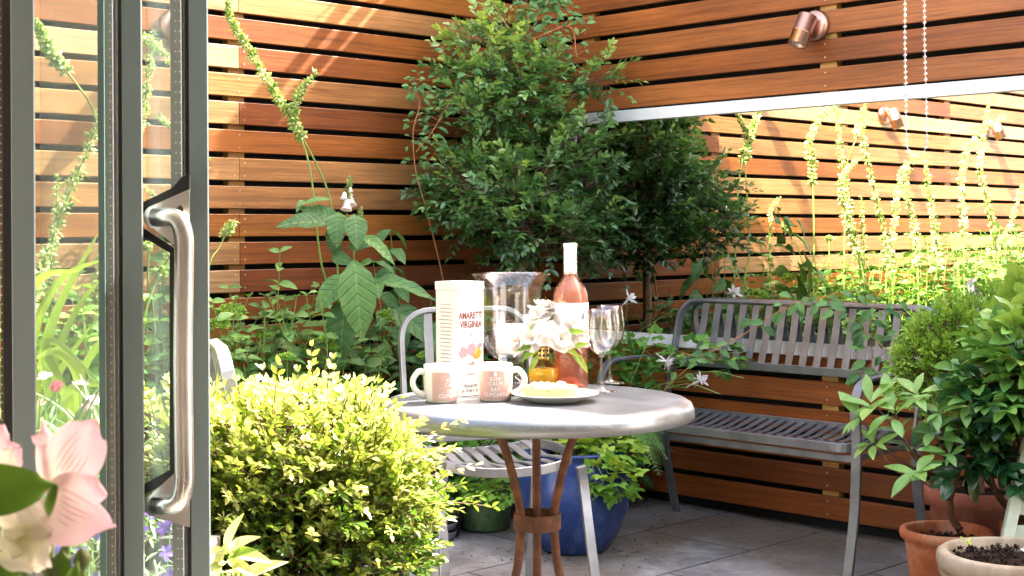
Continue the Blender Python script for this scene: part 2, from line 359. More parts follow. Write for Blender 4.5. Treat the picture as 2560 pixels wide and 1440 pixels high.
# ------------------------------------------------------------------ ground
def m_paving():
    m, t, o = nt('sandstone_paving')
    tc = t.nodes.new('ShaderNodeTexCoord').outputs['Object']; mp = t.nodes.new('ShaderNodeMapping')
    ang = math.atan2(L[1], L[0]); mp.vector_type = 'POINT'
    mp.inputs['Rotation'].default_value = (0, 0, -ang)
    t.links.new(tc, mp.inputs[0])
    br = N(t, 'ShaderNodeTexBrick', Scale=1.); br.inputs['Mortar Size'].default_value = .0045; br.inputs['Brick Width'].default_value = .9; br.inputs['Row Height'].default_value = .47
    br.inputs['Color1'].default_value = (.4, .4, .4, 1); br.inputs['Color2'].default_value = (.6, .6, .6, 1); br.inputs['Mortar'].default_value = (0, 0, 0, 1); br.inputs['Mortar Smooth'].default_value = .3
    t.links.new(mp.outputs[0], br.inputs['Vector'])
    n = noise(t, 2.6, 8., None, None, .6, 1.2); n2 = noise(t, 28., 8., None, None, .7); n3 = noise(t, 1.1, 4.)
    c = ramp(t, n, [(.3, (.13, .13, .13)), (.5, (.26, .26, .257)), (.7, (.40, .40, .392))])
    c = mixc(t, ramp(t, n3, [(.42, (0, 0, 0)), (.58, (.85, .85, .85))]), c, mixc(t, n2, (.09, .065, .038), (.22, .18, .13)))
    c = mixc(t, .6, c, br.outputs['Color'], 'OVERLAY')
    c = mixc(t, .45, c, ramp(t, n2, [(.35, (.3, .3, .3)), (.65, (.66, .66, .66))]), 'OVERLAY')
    c = mixc(t, br.outputs['Fac'], c, (.03, .027, .022))
    b = princ(t, o, c, .6, 0, .4); bump(t, b, math_(t, 'SUBTRACT', math_(t, 'ADD', n, n2), math_(t, 'MULTIPLY', br.outputs['Fac'], 1.5)), .3, .004); return m
g = MB(); g.add([(-60, -40, 0), (60, -40, 0), (60, 80, 0), (-60, 80, 0)], [(0, 1, 2, 3)])
o = g.build('ground', m_paving(), loc=CORNER + R*1.11); o['kind'] = 'structure'
# the room the photograph is taken from: ceiling, side walls
plaster = m_plain('white_plaster', (.75, .74, .72), .9, 0, 5, .04)
for nm, c, sz in (('ceiling', (0, -.65, 2.5), (6, 4.6, .12)), ('wall_back', (0, -3.0, 1.22), (6, .12, 2.43)), ('wall_left', (-3.06, -.65, 1.22), (.12, 4.6, 2.43)), ('wall_right', (3.06, -.65, 1.22), (.12, 4.6, 2.43))):
    o = MB().box((0, 0, 0), sz).build(nm, plaster, loc=c) if False else MB().box(c, sz).build(nm, plaster, loc=c); o['kind'] = 'structure'

# ------------------------------------------------------------------ fences
PITCH = .105; BW = .084; Z0 = .047
def xform(o, X, Y_, org):
    M = Matrix(((X[0], Y_[0], 0, org[0]), (X[1], Y_[1], 0, org[1]), (0, 0, 1, org[2]), (0, 0, 0, 1))); o.matrix_world = M
def fence(label, length, sgn, X, Y_, battens, joints, wood, seed, btone, nb=30, tones=None):
    rr = random.Random(seed); root = thing('slatted_fence', label, 'fence'); root.matrix_world = Matrix.Identity(4)
    ORG[root.name] = (0, 0, 0)
    sl = MB(); sc = MB()
    prev = .5
    for k in range(nb):
        z0 = Z0+k*PITCH; h = BW; th = .02
        if k >= nb-3: h = .045; z0 += .02 if sgn < 0 else 0.  # top boards, out of view, thinned to streak the sun on the left fence
        cuts = [0.]
        js = [j for q, j in enumerate(joints) if (k+q) % 2 == 0 or rr.random() < .25]
        js = sorted(js + ([1.9] if k >= nb-3 else []))
        cuts += js + [length]
        for a, b in zip(cuts[:-1], cuts[1:]):
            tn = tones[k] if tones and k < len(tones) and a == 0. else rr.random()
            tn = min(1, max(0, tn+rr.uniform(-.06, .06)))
            if a > .5 and sgn > 0: tn = rr.uniform(.5, 1.0)  # sunlit gold of the boards past the joint put into their tone
            if a >= 1.9 and k >= nb-3: h = BW; z0 = Z0+k*PITCH
            if k == nb-1 and a < 1.9 and sgn < 0: continue
            x0, x1 = sgn*(a+.0012), sgn*(b-.0012); y0 = rr.uniform(-.0015, .0)
            c = .0022
            prof = [(y0, z0+c), (y0, z0+h-c), (y0-c, z0+h), (y0-th, z0+h), (y0-th, z0), (y0-c, z0)]
            V = [(x, p[0], p[1]) for x in (x0, x1) for p in prof]
            Fs = [(j, (j+1) % 6, 6+(j+1) % 6, 6+j) for j in range(6)] + [tuple(range(6))[::-1], tuple(range(6, 12))]
            sl.add(V, Fs, tn)
        for bx in battens:
            for dz in (.018, h-.018):
                for dx in ((-.022, .022) if any(abs(j-bx) < .05 for j in js) else (.0,)):
                    if h > .05:
                        a = np.arange(8)*math.pi/4; V = np.stack([sgn*bx+dx+.0032*np.cos(a), np.full(8, .0006), z0+dz+.0032*np.sin(a)], 1)
                        sc.add(V, [tuple(range(8))])
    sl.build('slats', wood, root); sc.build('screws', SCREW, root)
    bt = MB()
    for i, bx in enumerate(battens): bt.box((sgn*bx, -.041, 1.59), (.07, .038, 3.06), tone=btone)
    bt.build('battens', BATTEN, root)
    MB().box((sgn*(length/2-.05), -.072, 1.365), (length+.1, .018, 2.77)).build('backing', BLACK, root)
    xform(root, X, Y_, CORNER); return root
#                bottom ......... top
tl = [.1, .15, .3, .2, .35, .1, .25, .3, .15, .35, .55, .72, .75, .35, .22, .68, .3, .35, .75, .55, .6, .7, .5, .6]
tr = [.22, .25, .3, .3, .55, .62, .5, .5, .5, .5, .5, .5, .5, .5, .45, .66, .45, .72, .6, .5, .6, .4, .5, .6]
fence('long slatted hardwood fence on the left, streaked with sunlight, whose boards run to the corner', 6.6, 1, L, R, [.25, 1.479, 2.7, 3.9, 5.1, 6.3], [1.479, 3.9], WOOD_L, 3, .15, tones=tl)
fence('slatted hardwood fence in shade that carries the framed mirror behind the bench', 5.2, -1, -R, L, [.4, 1.598, 2.8, 4.0], [4.0], WOOD_R, 5, .95, tones=tr)
# mirror on the right fence
mr = thing('wall_mirror', 'long horizontal mirror in a white frame fixed to the slatted fence above the bench', 'mirror')
x0, x1, z0, z1 = -.295, -3.6, .645, 1.611; fw = .046
fr = MB()
fr.box(((x0+x1)/2, .016, z1-fw/2), (x0-x1, .032, fw)); fr.box(((x0+x1)/2, .016, z0+fw/2), (x0-x1, .032, fw))
for x in (x0-fw/2, x1+fw/2): fr.box((x, .0155, (z0+z1)/2), (fw, .031, z1-z0-2*fw))
fr.build('frame', WHITE_FRAME, mr)
MB().box(((x0+x1)/2, .007, (z0+z1)/2), (x0-x1-2*fw+.004, .006, z1-z0-2*fw+.004)).build('mirror_glass', MIRROR, mr)
xform(mr, -R, L, CORNER)

# ------------------------------------------------------------------ spot lamps
def spot(P, nrm, side, label, down=.75):
    root = thing('wall_spotlight', label, 'lamp', P, 'copper spotlights on the fences')
    n = nz(nrm); s_ = nz(side); up = np.array([0, 0, 1.])
    def orient(mb_pts, ax):
        return mb_pts
    K = 1.22
    def lath(prof, org, ax, seg=28):
        ax = nz(ax); q = np.cross(ax, [0, 0, 1.]) if abs(ax[2]) < .95 else np.array([1., 0, 0]); q = nz(q); p = np.cross(ax, q)
        b = MB().lathe([(r_*K, z_*K) for r_, z_ in prof], seg=seg); V = b.v[0]; b.v[0] = V[:, :1]*q + V[:, 1:2]*p + V[:, 2:3]*ax + org; return b
    P = np.asarray(P, float); K = 1.22
    lath([(0, .0), (.047, 0), (.048, .004), (.044, .016), (.036, .021), (.0, .022)], P, n).build('back_plate', COPPER, root, True)
    kn = P+n*.055; MB().tube([P+n*.015, kn], .009, 12).build('knuckle', COPPER, root, True)
    ax = nz(-up*1. + n*.36 + s_*.2)
    c0 = P+n*.07-ax*.035+s_*.0
    lath([(0, 0), (.025, 0), (.029, .003), (.030, .055), (.0315, .056), (.0315, .059), (.030, .060), (.030, .098), (.027, .1), (.026, .094)], c0, ax).build('barrel', COPPER, root, True)
    lath([(.026, .094), (.018, .078), (.005, .07), (0, .07)], c0, ax).build('reflector', STEEL, root, True)
    lath([(.026, .095), (0, .096)], c0, ax).build('lens', GLASS, root, True)
    return root
spot(rwall(1.56, .0, 1.865), L, -R*1.0, 'copper spotlight on the shaded right fence above the mirror, pointing down')
for u, z, lb in ((1.76, 1.86, 'copper spotlight on the left fence seen through the narrow pane of the glass door'), (3.09, 1.80, 'copper spotlight seen in the mirror beside the hanging blind chain'), (4.38, 1.79, 'copper spotlight seen at the far end of the mirror behind a foxglove')):
    spot(wall(u, .0, z), R, L*.4, lb)

# ------------------------------------------------------------------ bench
def bench():
    root = thing('garden_bench', 'dark metal garden bench with slatted back standing against the fence under the mirror', 'bench')
    Wd = 1.09
    # local: x along fence (0 left .. Wd right), y out from the fence (.0 .. ), z up
    zs = .405; yb, yf = .13, .52
    def P(*a): return np.array(a, float)
    # legs + arms : front leg rises, bends over as armrest to the back upright
    for x, nm in ((0.0, 'l'), (Wd, 'r')):
        s = MB()
        pts = fillet([P(x, yf+.055, 0), P(x, yf+.01, .2), P(x, yf-.005, .42), P(x, yf+.01, .56), P(x, yf-.035, .625), P(x, yb+.14, .628), P(x, yb-.005, .60)], .06, 5)
        s.bar(pts, .034, .012, (0, 1, .3)); s.build('arm_and_front_leg', BENCH_M, root)
        s = MB(); s.bar(fillet([P(x, yb-.045, 0), P(x, yb+.02, .25), P(x, yb+.02, .42)], .1, 5), .034, .014, (0, 1, 0)); s.build('leg', BENCH_M, root)
    # back loop
    def yl(z): return yb+.02-(z-.42)*.27
    pts = [P(.0, yl(.42), .42), P(.0, yl(.60), .60), P(.0, yl(.835), .835), P(Wd, yl(.835), .835), P(Wd, yl(.60), .60), P(Wd, yl(.42), .42)]
    MB().bar(fillet(pts, .095, 8), .012, .034, (0, 1, .27)).build('back_frame', BENCH_M, root)
    MB().bar([P(.007, yl(.60), .60), P(Wd-.007, yl(.60), .60)], .030, .016, (0, 1, 0)).build('lower_back_rail', BENCH_M, root)
    for i in range(15):
        x = .125+i*(Wd-.25)/14; MB().bar([P(x, yl(.606)+.006, .606), P(x, yl(.7)+.001, .70), P(x, yl(.826)+.006, .826)], .030, .0045, (0, 1, .27), ch=.0005).build('back_slat', BENCH_M, root)
    # seat: outer rail + slats running front to back with a dip
    rail = fillet([P(Wd/2, yf, zs), P(Wd-.022, yf, zs), P(Wd-.022, yb+.03, zs+.01), P(.022, yb+.03, zs+.01), P(.022, yf, zs), P(Wd/2, yf, zs)], .07, 7)
    MB().bar(rail, .010, .030, (0, 0, 1)).build('seat_frame', BENCH_M, root)
    for x in (.02, Wd-.02): MB().bar([P(x, yf-.01, zs-.032), P(x, yb+.03, zs-.028)], .008, .02, (0, 0, 1)).build('seat_bracket', BENCH_M, root)
    MB().bar([P(.02, yf-.012, zs-.034), P(Wd-.02, yf-.012, zs-.034)], .008, .022, (0, 0, 1)).build('front_brace', BENCH_M, root)
    n = 24
    for i in range(n):
        x = .06+i*(Wd-.12)/(n-1)
        MB().bar(curve([P(x, yf-.004, zs+.010), P(x, yf-.05, zs+.008), P(x, (yf+yb)/2, zs-.018), P(x, yb+.07, zs+.005), P(x, yb+.03, zs+.016)], 10), .024, .0045, (0, 0, 1), ch=.0005).build('seat_slat', BENCH_M, root)
    # x axis along R, y along L  -> left-handed, so mirror x
    org = CORNER + R*.955
    xform(root, R, L, org)
    for ch in root.children:                                  # keep normals outward under the mirrored frame
        ch.data.flip_normals()
    return root
bench()

# ------------------------------------------------------------------ chairs
def chair(loc, heading, label, mat=CHAIR_M, scale=1.):
    root = thing('metal_chair', label, 'chair', (0, 0, 0), 'metal garden chairs at the table')
    W_ = .40; zs = .455
    def P(*a): return np.array(a, float)
    def yl(z): return -.20-(z-.45)*.17
    for x in (-W_/2, W_/2):
        MB().bar(fillet([P(x*1.06, -.29, 0), P(x*1.0, -.205, .30), P(x, -.20, .45), P(x, yl(.6), .6)], .1, 6), .028, .016, (0, 1, .1)).build('rear_leg', mat, root)
        MB().bar(fillet([P(x*1.13, .255, 0), P(x*1.04, .20, .28), P(x*1.06, .155, .40), P(x*1.0, .165, .455)], .1, 6), .026, .016, (0, 1, 0)).build('front_leg', mat, root)
    MB().bar(fillet([P(-W_/2, yl(.6), .6), P(-W_/2, yl(.875), .875), P(W_/2, yl(.875), .875), P(W_/2, yl(.6), .6)], .10, 9), .014, .028, (0, 1, .17)).build('back_frame', mat, root)
    for i in range(4):
        x = -.115+i*.23/3; MB().bar([P(x, yl(.5), .5), P(x, yl(.7)-.004, .7), P(x, yl(.866), .866)], .026, .005, (0, 1, .17), ch=.0006).build('back_slat', mat, root)
    MB().bar([P(-W_/2, yl(.5), .5), P(W_/2, yl(.5), .5)], .016, .022, (0, 0, 1)).build('lower_back_rail', mat, root)
    rail = []
    for k in range(33):
        a = k/32*2*math.pi; x = math.copysign(abs(math.cos(a))**.6, math.cos(a))*W_/2*1.0; y = math.copysign(abs(math.sin(a))**.6, math.sin(a))*.195
        rail.append(P(x, y, zs+.028*(x/(W_/2))**2*(1 if y < .1 else .8)))
    MB().bar(rail, .009, .026, (0, 0, 1)).build('seat_frame', mat, root)
    for i in range(8):
        x = -.15+i*.30/7; e = .195*(1-(abs(x)/(W_/2))**3.3)**.3
        z = zs+.028*(x/(W_/2))**2+.012
        MB().bar(curve([P(x, e-.002, z-.002), P(x, .1, z-.005), P(x, 0, z-.016), P(x, -.1, z-.004), P(x, -e+.002, z+.002)], 10), .026, .0045, (0, 0, 1), ch=.0005).build('seat_slat', mat, root)
    h = nz(np.array([heading[0], heading[1], 0])); X = np.array([h[1], -h[0], 0])
    M = Matrix(((X[0]*scale, h[0]*scale, 0, loc[0]), (X[1]*scale, h[1]*scale, 0, loc[1]), (0, 0, scale, 0), (0, 0, 0, 1))); root.matrix_world = M
    return root
chair((-.055, 4.03), (.16, -.45), 'metal chair behind the tin, its curved slatted seat showing beneath the tabletop')
chair((-.405, 3.24), (1., .3), 'metal chair left of the table, half buried in the sunlit box bush', scale=.98)

# ------------------------------------------------------------------ table
TC = at(1342, 990, 3.1); TX, TY = TC[0], 3.12; TZ = .74; TR = .343
def m_zinc():
    m, t, o = nt('weathered_zinc'); n = noise(t, 5., 6.); n2 = noise(t, 90., 6.); st = noise(t, 1., 5., None, (8, 90, 90), .6)
    c = ramp(t, n, [(.3, (.15, .175, .195)), (.7, (.23, .26, .285))])
    c = mixc(t, .4, c, ramp(t, st, [(.3, (.38, .38, .38)), (.7, (.6, .6, .6))]), 'OVERLAY')
    geo = t.nodes.new('ShaderNodeNewGeometry'); sx = t.nodes.new('ShaderNodeSeparateXYZ'); tc = t.nodes.new('ShaderNodeTexCoord'); t.links.new(tc.outputs['Object'], sx.inputs[0])
    low = ramp(t, math_(t, 'ADD', math_(t, 'MULTIPLY', sx.outputs[2], -28.), math_(t, 'MULTIPLY', n2, .9)), [(.98, (0, 0, 0)), (1., (1, 1, 1))])
    c = mixc(t, math_(t, 'MULTIPLY', low, .22), c, (.5, .49, .46))
    b = princ(t, o, c, .33, .6); t.links.new(math_(t, 'ADD', math_(t, 'MULTIPLY', n, .3), .2), b.inputs['Roughness']); bump(t, b, n2, .1, .0006); return m
tb = thing('bistro_table', 'round zinc-topped bistro table on rusty bent iron legs', 'table', (TX, TY, 0))
top = MB().lathe([(0, TZ-.012), (TR-.02, TZ-.012), (TR-.012, TZ-.03), (TR-.004, TZ-.040), (TR+.002, TZ-.036), (TR+.001, TZ-.020), (TR-.004, TZ-.008), (TR-.014, TZ-.002), (TR-.028, TZ+.0005), (TR-.036, TZ-.0004), (0, TZ)], (TX, TY, 0), 128)
ORG['tmp'] = (0, 0, 0)
to = top.build('tabletop', m_zinc(), None, True, loc=(TX, TY, TZ)); to.parent = tb; to.location = (0, 0, TZ)
for a in (205, 335, 90):
    ca, sa = math.cos(math.radians(a)), math.sin(math.radians(a))
    r = [(.19, 0), (.10, .2), (.052, .36), (.040, .47), (.048, .53), (.075, .63), (.107, .70), (.115, TZ-.014)]
    MB().tube(curve([(TX+ca*q, TY+sa*q, z) for q, z in r], 30), .0095, 12).build('leg', RUST, tb, True)
MB().lathe([(.052, .455), (.052, .49), (.0495, .49), (.0495, .455)], (TX, TY, 0), 40, close=True).build('ring', RUST, tb)

# ------------------------------------------------------------------ text
def textmesh(body, size, font=None, extr=.0002, spacing=1., align='CENTER', bold=0.):
    c = bpy.data.curves.new('lettering', 'FONT'); c.body = body; c.size = size; c.align_x = align; c.align_y = 'CENTER'; c.extrude = extr; c.space_character = spacing; c.resolution_u = 3; c.offset = bold
    o = bpy.data.objects.new('lettering_tmp', c); COL.objects.link(o); bpy.context.view_layer.update()
    me = bpy.data.meshes.new_from_object(o.evaluated_get(bpy.context.evaluated_depsgraph_get()))
    bpy.data.objects.remove(o); V = np.array([v.co[:] for v in me.vertices]); Fs = [tuple(p.vertices) for p in me.polygons]; bpy.data.meshes.remove(me); return V, Fs
INK_RED = m_plain('faded_red_ink', (.09, .015, .015), .6, 0, 50, .1); INK_GREY = m_plain('grey_ink', (.035, .03, .03), .6, 0, 50, .1); INK_WHITE = m_plain('white_print', (.85, .83, .8), .5, 0, 50, .03)
CERAMIC = m_plain('cream_ceramic', (.74, .71, .62), .18, 0, 6, .03); PINKPRINT = m_plain('dusty_pink_print', (.56, .35, .30), .3, 0, 200, .08)

# mugs
def mug(c, hang, tang, label):
    x, y, _ = c; r0, r1, h = .033, .0385, .081; root = thing('mug', label, 'mug', c, 'pink and cream mugs on the table')
    z = c[2]
    prof = [(0, z+.003), (r0-.006, z+.003), (r0-.004, z), (r0, z+.001), (r0+.003, z+.008), (r1-.001, z+.035), (r1, z+.06), (r1-.001, z+h-.001), (r1-.002, z+h), (r1-.0035, z+h-.001), (r1-.004, z+.05), (r0-.004, z+.012), (0, z+.008)]
    MB().lathe(prof, (x, y, 0), 48).build('body', CERAMIC, root, True)
    def rad(zz): return np.interp(zz, [z+.001, z+.008, z+.035, z+.06, z+h], [r0, r0+.003, r1-.001, r1, r1-.001])
    pn = MB(); A = np.linspace(tang-1.15, tang+1.15, 40); Z = np.linspace(z+.006, z+h-.014, 14)
    V = [((rad(q)+.0004)*math.cos(a)+x, (rad(q)+.0004)*math.sin(a)+y, q) for q in Z for a in A]
    pn.add(V, [(i*40+j, i*40+j+1, (i+1)*40+j+1, (i+1)*40+j) for i in range(13) for j in range(39)]); pn.build('pink_print', PINKPRINT, root, True)
    tx = MB()
    for s_, zz, sz in (('KEEP', .050, .0115), ('CALM', .040, .0115), ('EAT', .027, .0115), ('CUPCAKES', .016, .0115)):
        V, Fs = textmesh(s_, sz, extr=.0001); a = tang+V[:, 0]/.038; zc = z+zz+V[:, 1]; rr = np.array([rad(k) for k in zc])+.0008+V[:, 2]
        tx.add(np.stack([x+rr*np.cos(a), y+rr*np.sin(a), zc], 1), Fs)
    # small cupcake mark above the words
    for (cx, cz, rx, rz) in ((0, .061, .0042, .0026), (0, .0635, .003, .0022), (0, .0585, .0032, .0024)):
        q = np.arange(12)*math.pi/6; a = tang+(cx+rx*np.cos(q))/.038; zc = z+cz+rz*np.sin(q)
        tx.add(np.stack([x+(rad(z+cz)+.0009+cz*.002)*np.cos(a), y+(rad(z+cz)+.0009+cz*.002)*np.sin(a), zc], 1), [tuple(range(12))])
    tx.build('lettering', INK_WHITE, root)
    hv = np.array([math.cos(hang), math.sin(hang), 0]); cc = np.array([x, y, z])
    pts = curve([cc+hv*(r1-.003)+[0, 0, h-.016], cc+hv*(r1+.014)+[0, 0, h-.014], cc+hv*(r1+.027)+[0, 0, h-.032], cc+hv*(r1+.02)+[0, 0, .028], cc+hv*(r0+.003)+[0, 0, .013]], 20)
    MB().sweep(pts, [(.0065*math.cos(a), .0038*math.sin(a)) for a in np.arange(10)*math.pi/5], np.cross(hv, [0, 0, 1])+[.001, .001, .001]).build('handle', CERAMIC, root, True)
    return root
D = math.radians
mug(flr(1103, 1005, TZ), D(205), D(-52), 'cream mug with pink print whose handle points left, nearest the box bush')
mug(flr(1238, 1001, TZ), D(-12), D(-88), 'cream mug with pink print and white slogan whose handle points right, beside the cake plate')

# tin of biscuits
tinc = flr(1148, 992, TZ)+np.array([0, .045, 0]); s_ = .079; th = D(42)
tin = thing('biscuit_tin', 'tall square cream biscuit tin with red title and sweets pictured, behind the mugs', 'tin', tinc)
TINW = m_plain('cream_tin_print', (.66, .63, .60), .4, 0, 8, .03); CY, SY = math.cos(th), math.sin(th)
MT = np.array([[CY, -SY, 0], [SY, CY, 0], [0, 0, 1]])
def rbox(mb, c, w_, h, r=.006):
    q = []; a = w_/2-r
    for cx, cy, a0 in ((a, a, 0), (-a, a, 90), (-a, -a, 180), (a, -a, 270)):
        for k in range(5): an = D(a0+k*22.5); q.append((cx+r*math.cos(an), cy+r*math.sin(an)))
    q = np.array(q); n = len(q); V = np.vstack([np.c_[q, np.zeros(n)], np.c_[q, np.full(n, h)]]) @ MT.T + c
    mb.add(V, [(i, (i+1) % n, n+(i+1) % n, n+i) for i in range(n)]+[tuple(range(n))[::-1], tuple(range(n, 2*n))]); return mb
rbox(MB(), tinc+[0, 0, .001], s_, .236).build('body', TINW, tin)
rbox(MB(), tinc+[0, 0, .2375], s_+.003, .018).build('lid', TINW, tin)
def face_text(lines, face, mat, nm='lettering', par=tin, stretch=1., bold=0.):
    # face 0: the -y side of the tin (right in picture), face 1: the -x side
    mb = MB(); base = {0: (np.array([1, 0, 0.]), np.array([0, -1, 0.])), 1: (np.array([0, -1, 0.]), np.array([-1, 0, 0.]))}[face]
    for s, x, z, sz in lines:
        V, Fs = textmesh(s, sz, extr=.0001, bold=bold); V[:, 1] *= stretch; W = V[:, :1]*base[0] + base[1]*(s_/2+.0006+V[:, 2:3]) + np.array([0, 0, 1.])*V[:, 1:2] + base[0]*x + np.array([0, 0, z])
        mb.add(W @ MT.T + tinc, Fs)
    return mb.build(nm, mat, par)
face_text([('AMARETTI', 0, .180, .0150), ('VIRGINIA', 0, .160, .0155)], 0, INK_RED, stretch=1.45, bold=.0005)
face_text([('Soffici', 0, .136, .012), ('Soft', 0, .073, .013), ('Amaretti', .002, .024, .0135), ('OF ITALY 200g', 0, .012, .0098), ('VIRGINIA', 0, .049, .0055)], 0, INK_GREY)
rl = random.Random(4)
face_text([(''.join(rl.choice('aeimnorstu') for _ in range(rl.randint(14, 19))), 0, .205-i*.0085, .0052) for i in range(20)], 1, m_plain('pale_grey_ink', (.22, .20, .19), .6, 0, 50, .1), 'small_print')
def blob(mb, x, z, rx, rz, rot=0, n=18, off=.0008):
    a = np.arange(n)*2*math.pi/n; u = rx*np.cos(a); v = rz*np.sin(a); X = x+u*math.cos(rot)-v*math.sin(rot); Z = z+u*math.sin(rot)+v*math.cos(rot)
    mb.add(np.stack([X, np.full(n, -s_/2-off), Z], 1) @ MT.T + tinc, [tuple(range(n))]); return mb
SW1 = m_plain('pink_sweet_wrapper', (.42, .11, .13), .4, 0, 300, .3); SW2 = m_plain('gold_sweet_wrapper', (.35, .22, .02), .4, 0, 300, .3)
b_ = MB(); blob(b_, .002, .104, .013, .015, .2); blob(b_, -.021, .100, .010, .014, .5, 8, .0010); blob(b_, -.030, .094, .005, .010, .9, 7, .0012); blob(b_, .024, .112, .009, .006, .6, 7, .001); b_.build('pictured_sweet', SW1, tin)
b_ = MB(); blob(b_, .018, .094, .0105, .013, -.5, off=.0014); b_.build('pictured_sweet', SW2, tin)

# glass hurricane vase and candle
hv = flr(1279, 964, TZ)+np.array([0, .03, 0]); X_, Y_ = hv[0], hv[1]
hur = thing('hurricane_lamp', 'large clear glass hurricane lamp with flared rim between the tin and the bottle', 'candle lantern', hv)
pr = [(.050, .0), (.052, .004), (.045, .008), (.018, .016), (.014, .028), (.022, .042), (.020, .052), (.045, .066), (.064, .088), (.0725, .115), (.074, .15), (.072, .20), (.073, .225), (.080, .245), (.090, .258), (.097, .266)]
pi = [(r-.0028, z+.001) for r, z in pr[::-1][:-9]]
MB().lathe([(0, TZ+.0005)]+[(r, TZ+z+.0008) for r, z in pr]+[(r, TZ+z+.0008) for r, z in pi]+[(.04, TZ+.071), (0, TZ+.062)], (X_, Y_, 0), 64).build('glass_bowl', m_glass('thick_clear_glass', (1., 1., 1.), 1.52), hur, True)
WAX = m_plain('white_wax', (.85, .84, .78), .5, 0, 10, .03)
cd = thing('pillar_candle', 'short white pillar candle standing inside the glass hurricane lamp', 'candle', (X_, Y_, TZ+.074))
MB().lathe([(0, TZ+.074), (.036, TZ+.074), (.038, TZ+.078), (.038, TZ+.140), (.035, TZ+.145), (.010, TZ+.141), (0, TZ+.140)], (X_, Y_, 0), 40).build('wax', WAX, cd, True)
MB().tube([(X_, Y_, TZ+.14), (X_+.002, Y_, TZ+.152)], .001, 6).build('wick', RUBBER, cd)

# wine bottle
wb = flr(1429, 976, TZ)+np.array([0, .04, 0]); X_, Y_ = wb[0], wb[1]
bt = thing('wine_bottle', 'bottle of rose wine with white label and pale capsule, the tallest thing on the table', 'bottle', wb)
bp = [(.036, 0.0), (.0405, .004), (.0415, .012), (.0415, .205), (.040, .222), (.034, .238), (.024, .250), (.0165, .262), (.0145, .275), (.0145, .333), (.0135, .335)]
MB().lathe([(0, TZ+.026), (.012, TZ+.023), (.026, TZ+.006), (.034, TZ+.001)]+[(r, TZ+z+.001) for r, z in bp], (X_, Y_, 0), 56).build('glass_body', m_glass('pink_tinted_glass', (.97, .80, .72), 1.5), bt, True)
lq = [(0, .029), (.012, .027), (.027, .010), (.034, .005), (.038, .008), (.0385, .205), (.037, .221), (.031, .236), (.021, .249), (.0125, .263), (.012, .272), (0, .272)]
MB().lathe([(r, TZ+z) for r, z in lq], (X_, Y_, 0), 48).build('rose_wine', m_liquid('rose_wine', (.98, .68, .55)), bt, True)
MB().lathe([(.0150, TZ+.268), (.0152, TZ+.330), (.0160, TZ+.331), (.0160, TZ+.3375), (.0150, TZ+.3395), (0, TZ+.340)], (X_, Y_, 0), 40).build('capsule', m_plain('white_capsule', (.8, .8, .8), .3, .2, 10, .03), bt, True)
A = np.linspace(D(-205), D(35), 50); V = [(X_+.0422*math.cos(a), Y_+.0422*math.sin(a), z) for z in (TZ+.098, TZ+.150, TZ+.202) for a in A]
MB().add(V, [(i*50+j, i*50+j+1, (i+1)*50+j+1, (i+1)*50+j) for i in range(2) for j in range(49)]).build('label', m_plain('white_paper_label', (.82, .81, .78), .6, 0, 10, .02), bt, True)
tx = MB()
for s, zz, sz, a0 in (('il', .170, .022, -50), ('CÔTES', .126, .0062, -62)):
    V, Fs = textmesh(s, sz, extr=.0001); a = D(a0)+V[:, 0]/.0425; tx.add(np.stack([X_+(.0427+V[:, 2])*np.cos(a), Y_+(.0427+V[:, 2])*np.sin(a), TZ+zz+V[:, 1]], 1), Fs)
tx.build('lettering', INK_GREY, bt)

# wine glasses
def wineglass(c, label):
    root = thing('wine_glass', label, 'wine glass', c, 'empty wine glasses on the table'); z = c[2]
    o_ = [(.0, .0005), (.033, .0005), (.034, .0015), (.020, .004), (.006, .009), (.0035, .02), (.0033, .075), (.006, .084), (.020, .094), (.030, .108), (.0335, .125), (.0335, .145), (.031, .165), (.0285, .188)]
    i_ = [(.0279, .188), (.0302, .165), (.0326, .145), (.0325, .125), (.029, .109), (.019, .0955), (0, .089)]
    MB().lathe([(r*1.07, z+q) for r, q in o_+i_], (c[0], c[1], 0), 48).build('glass', m_glass('wine_glass_clear', (.99, .99, .99), 1.62), root, True)
wineglass(flr(1505, 982, TZ)+np.array([0, .02, 0]), 'clear wine glass in front of its twin, right of the bottle')
wineglass(flr(1524, 964, TZ)+np.array([.004, .05, 0]), 'clear wine glass partly hidden behind its twin, right of the bottle')

# plate and tart
pc = flr(1388, 1003, TZ)
pl = MB().lathe([(0, TZ+.003), (.050, TZ+.003), (.052, TZ+.0012), (.056, TZ+.0012), (.060, TZ+.005), (.092, TZ+.016), (.0955, TZ+.0185), (.0945, TZ+.0195), (.060, TZ+.0095), (.05, TZ+.0075), (0, TZ+.007)], (pc[0], pc[1], 0), 72).build('plate', m_plain('white_porcelain', (.80, .79, .75), .15, 0, 5, .02), None, True, loc=pc)
tag(pl, 'white porcelain plate holding the fruit tart at the front of the table', 'plate')
tc_ = pc+np.array([-.010, .0, .0085]); tt = thing('fruit_tart', 'small iced fruit tart with golden pastry side on the white plate', 'tart', tc_)
mb = MB(); prof = [(0, 0), (.050, 0), (.056, .002), (.059, .022), (.057, .0245), (.054, .022), (.0, .021)]
mb.lathe([(r, tc_[2]+z) for r, z in prof], (tc_[0], tc_[1], 0), 48); mb.build('pastry', m_plain('golden_pastry', (.62, .47, .20), .7, 0, 90, .15, .5), tt, True)
fl = MB(); ic = MB()
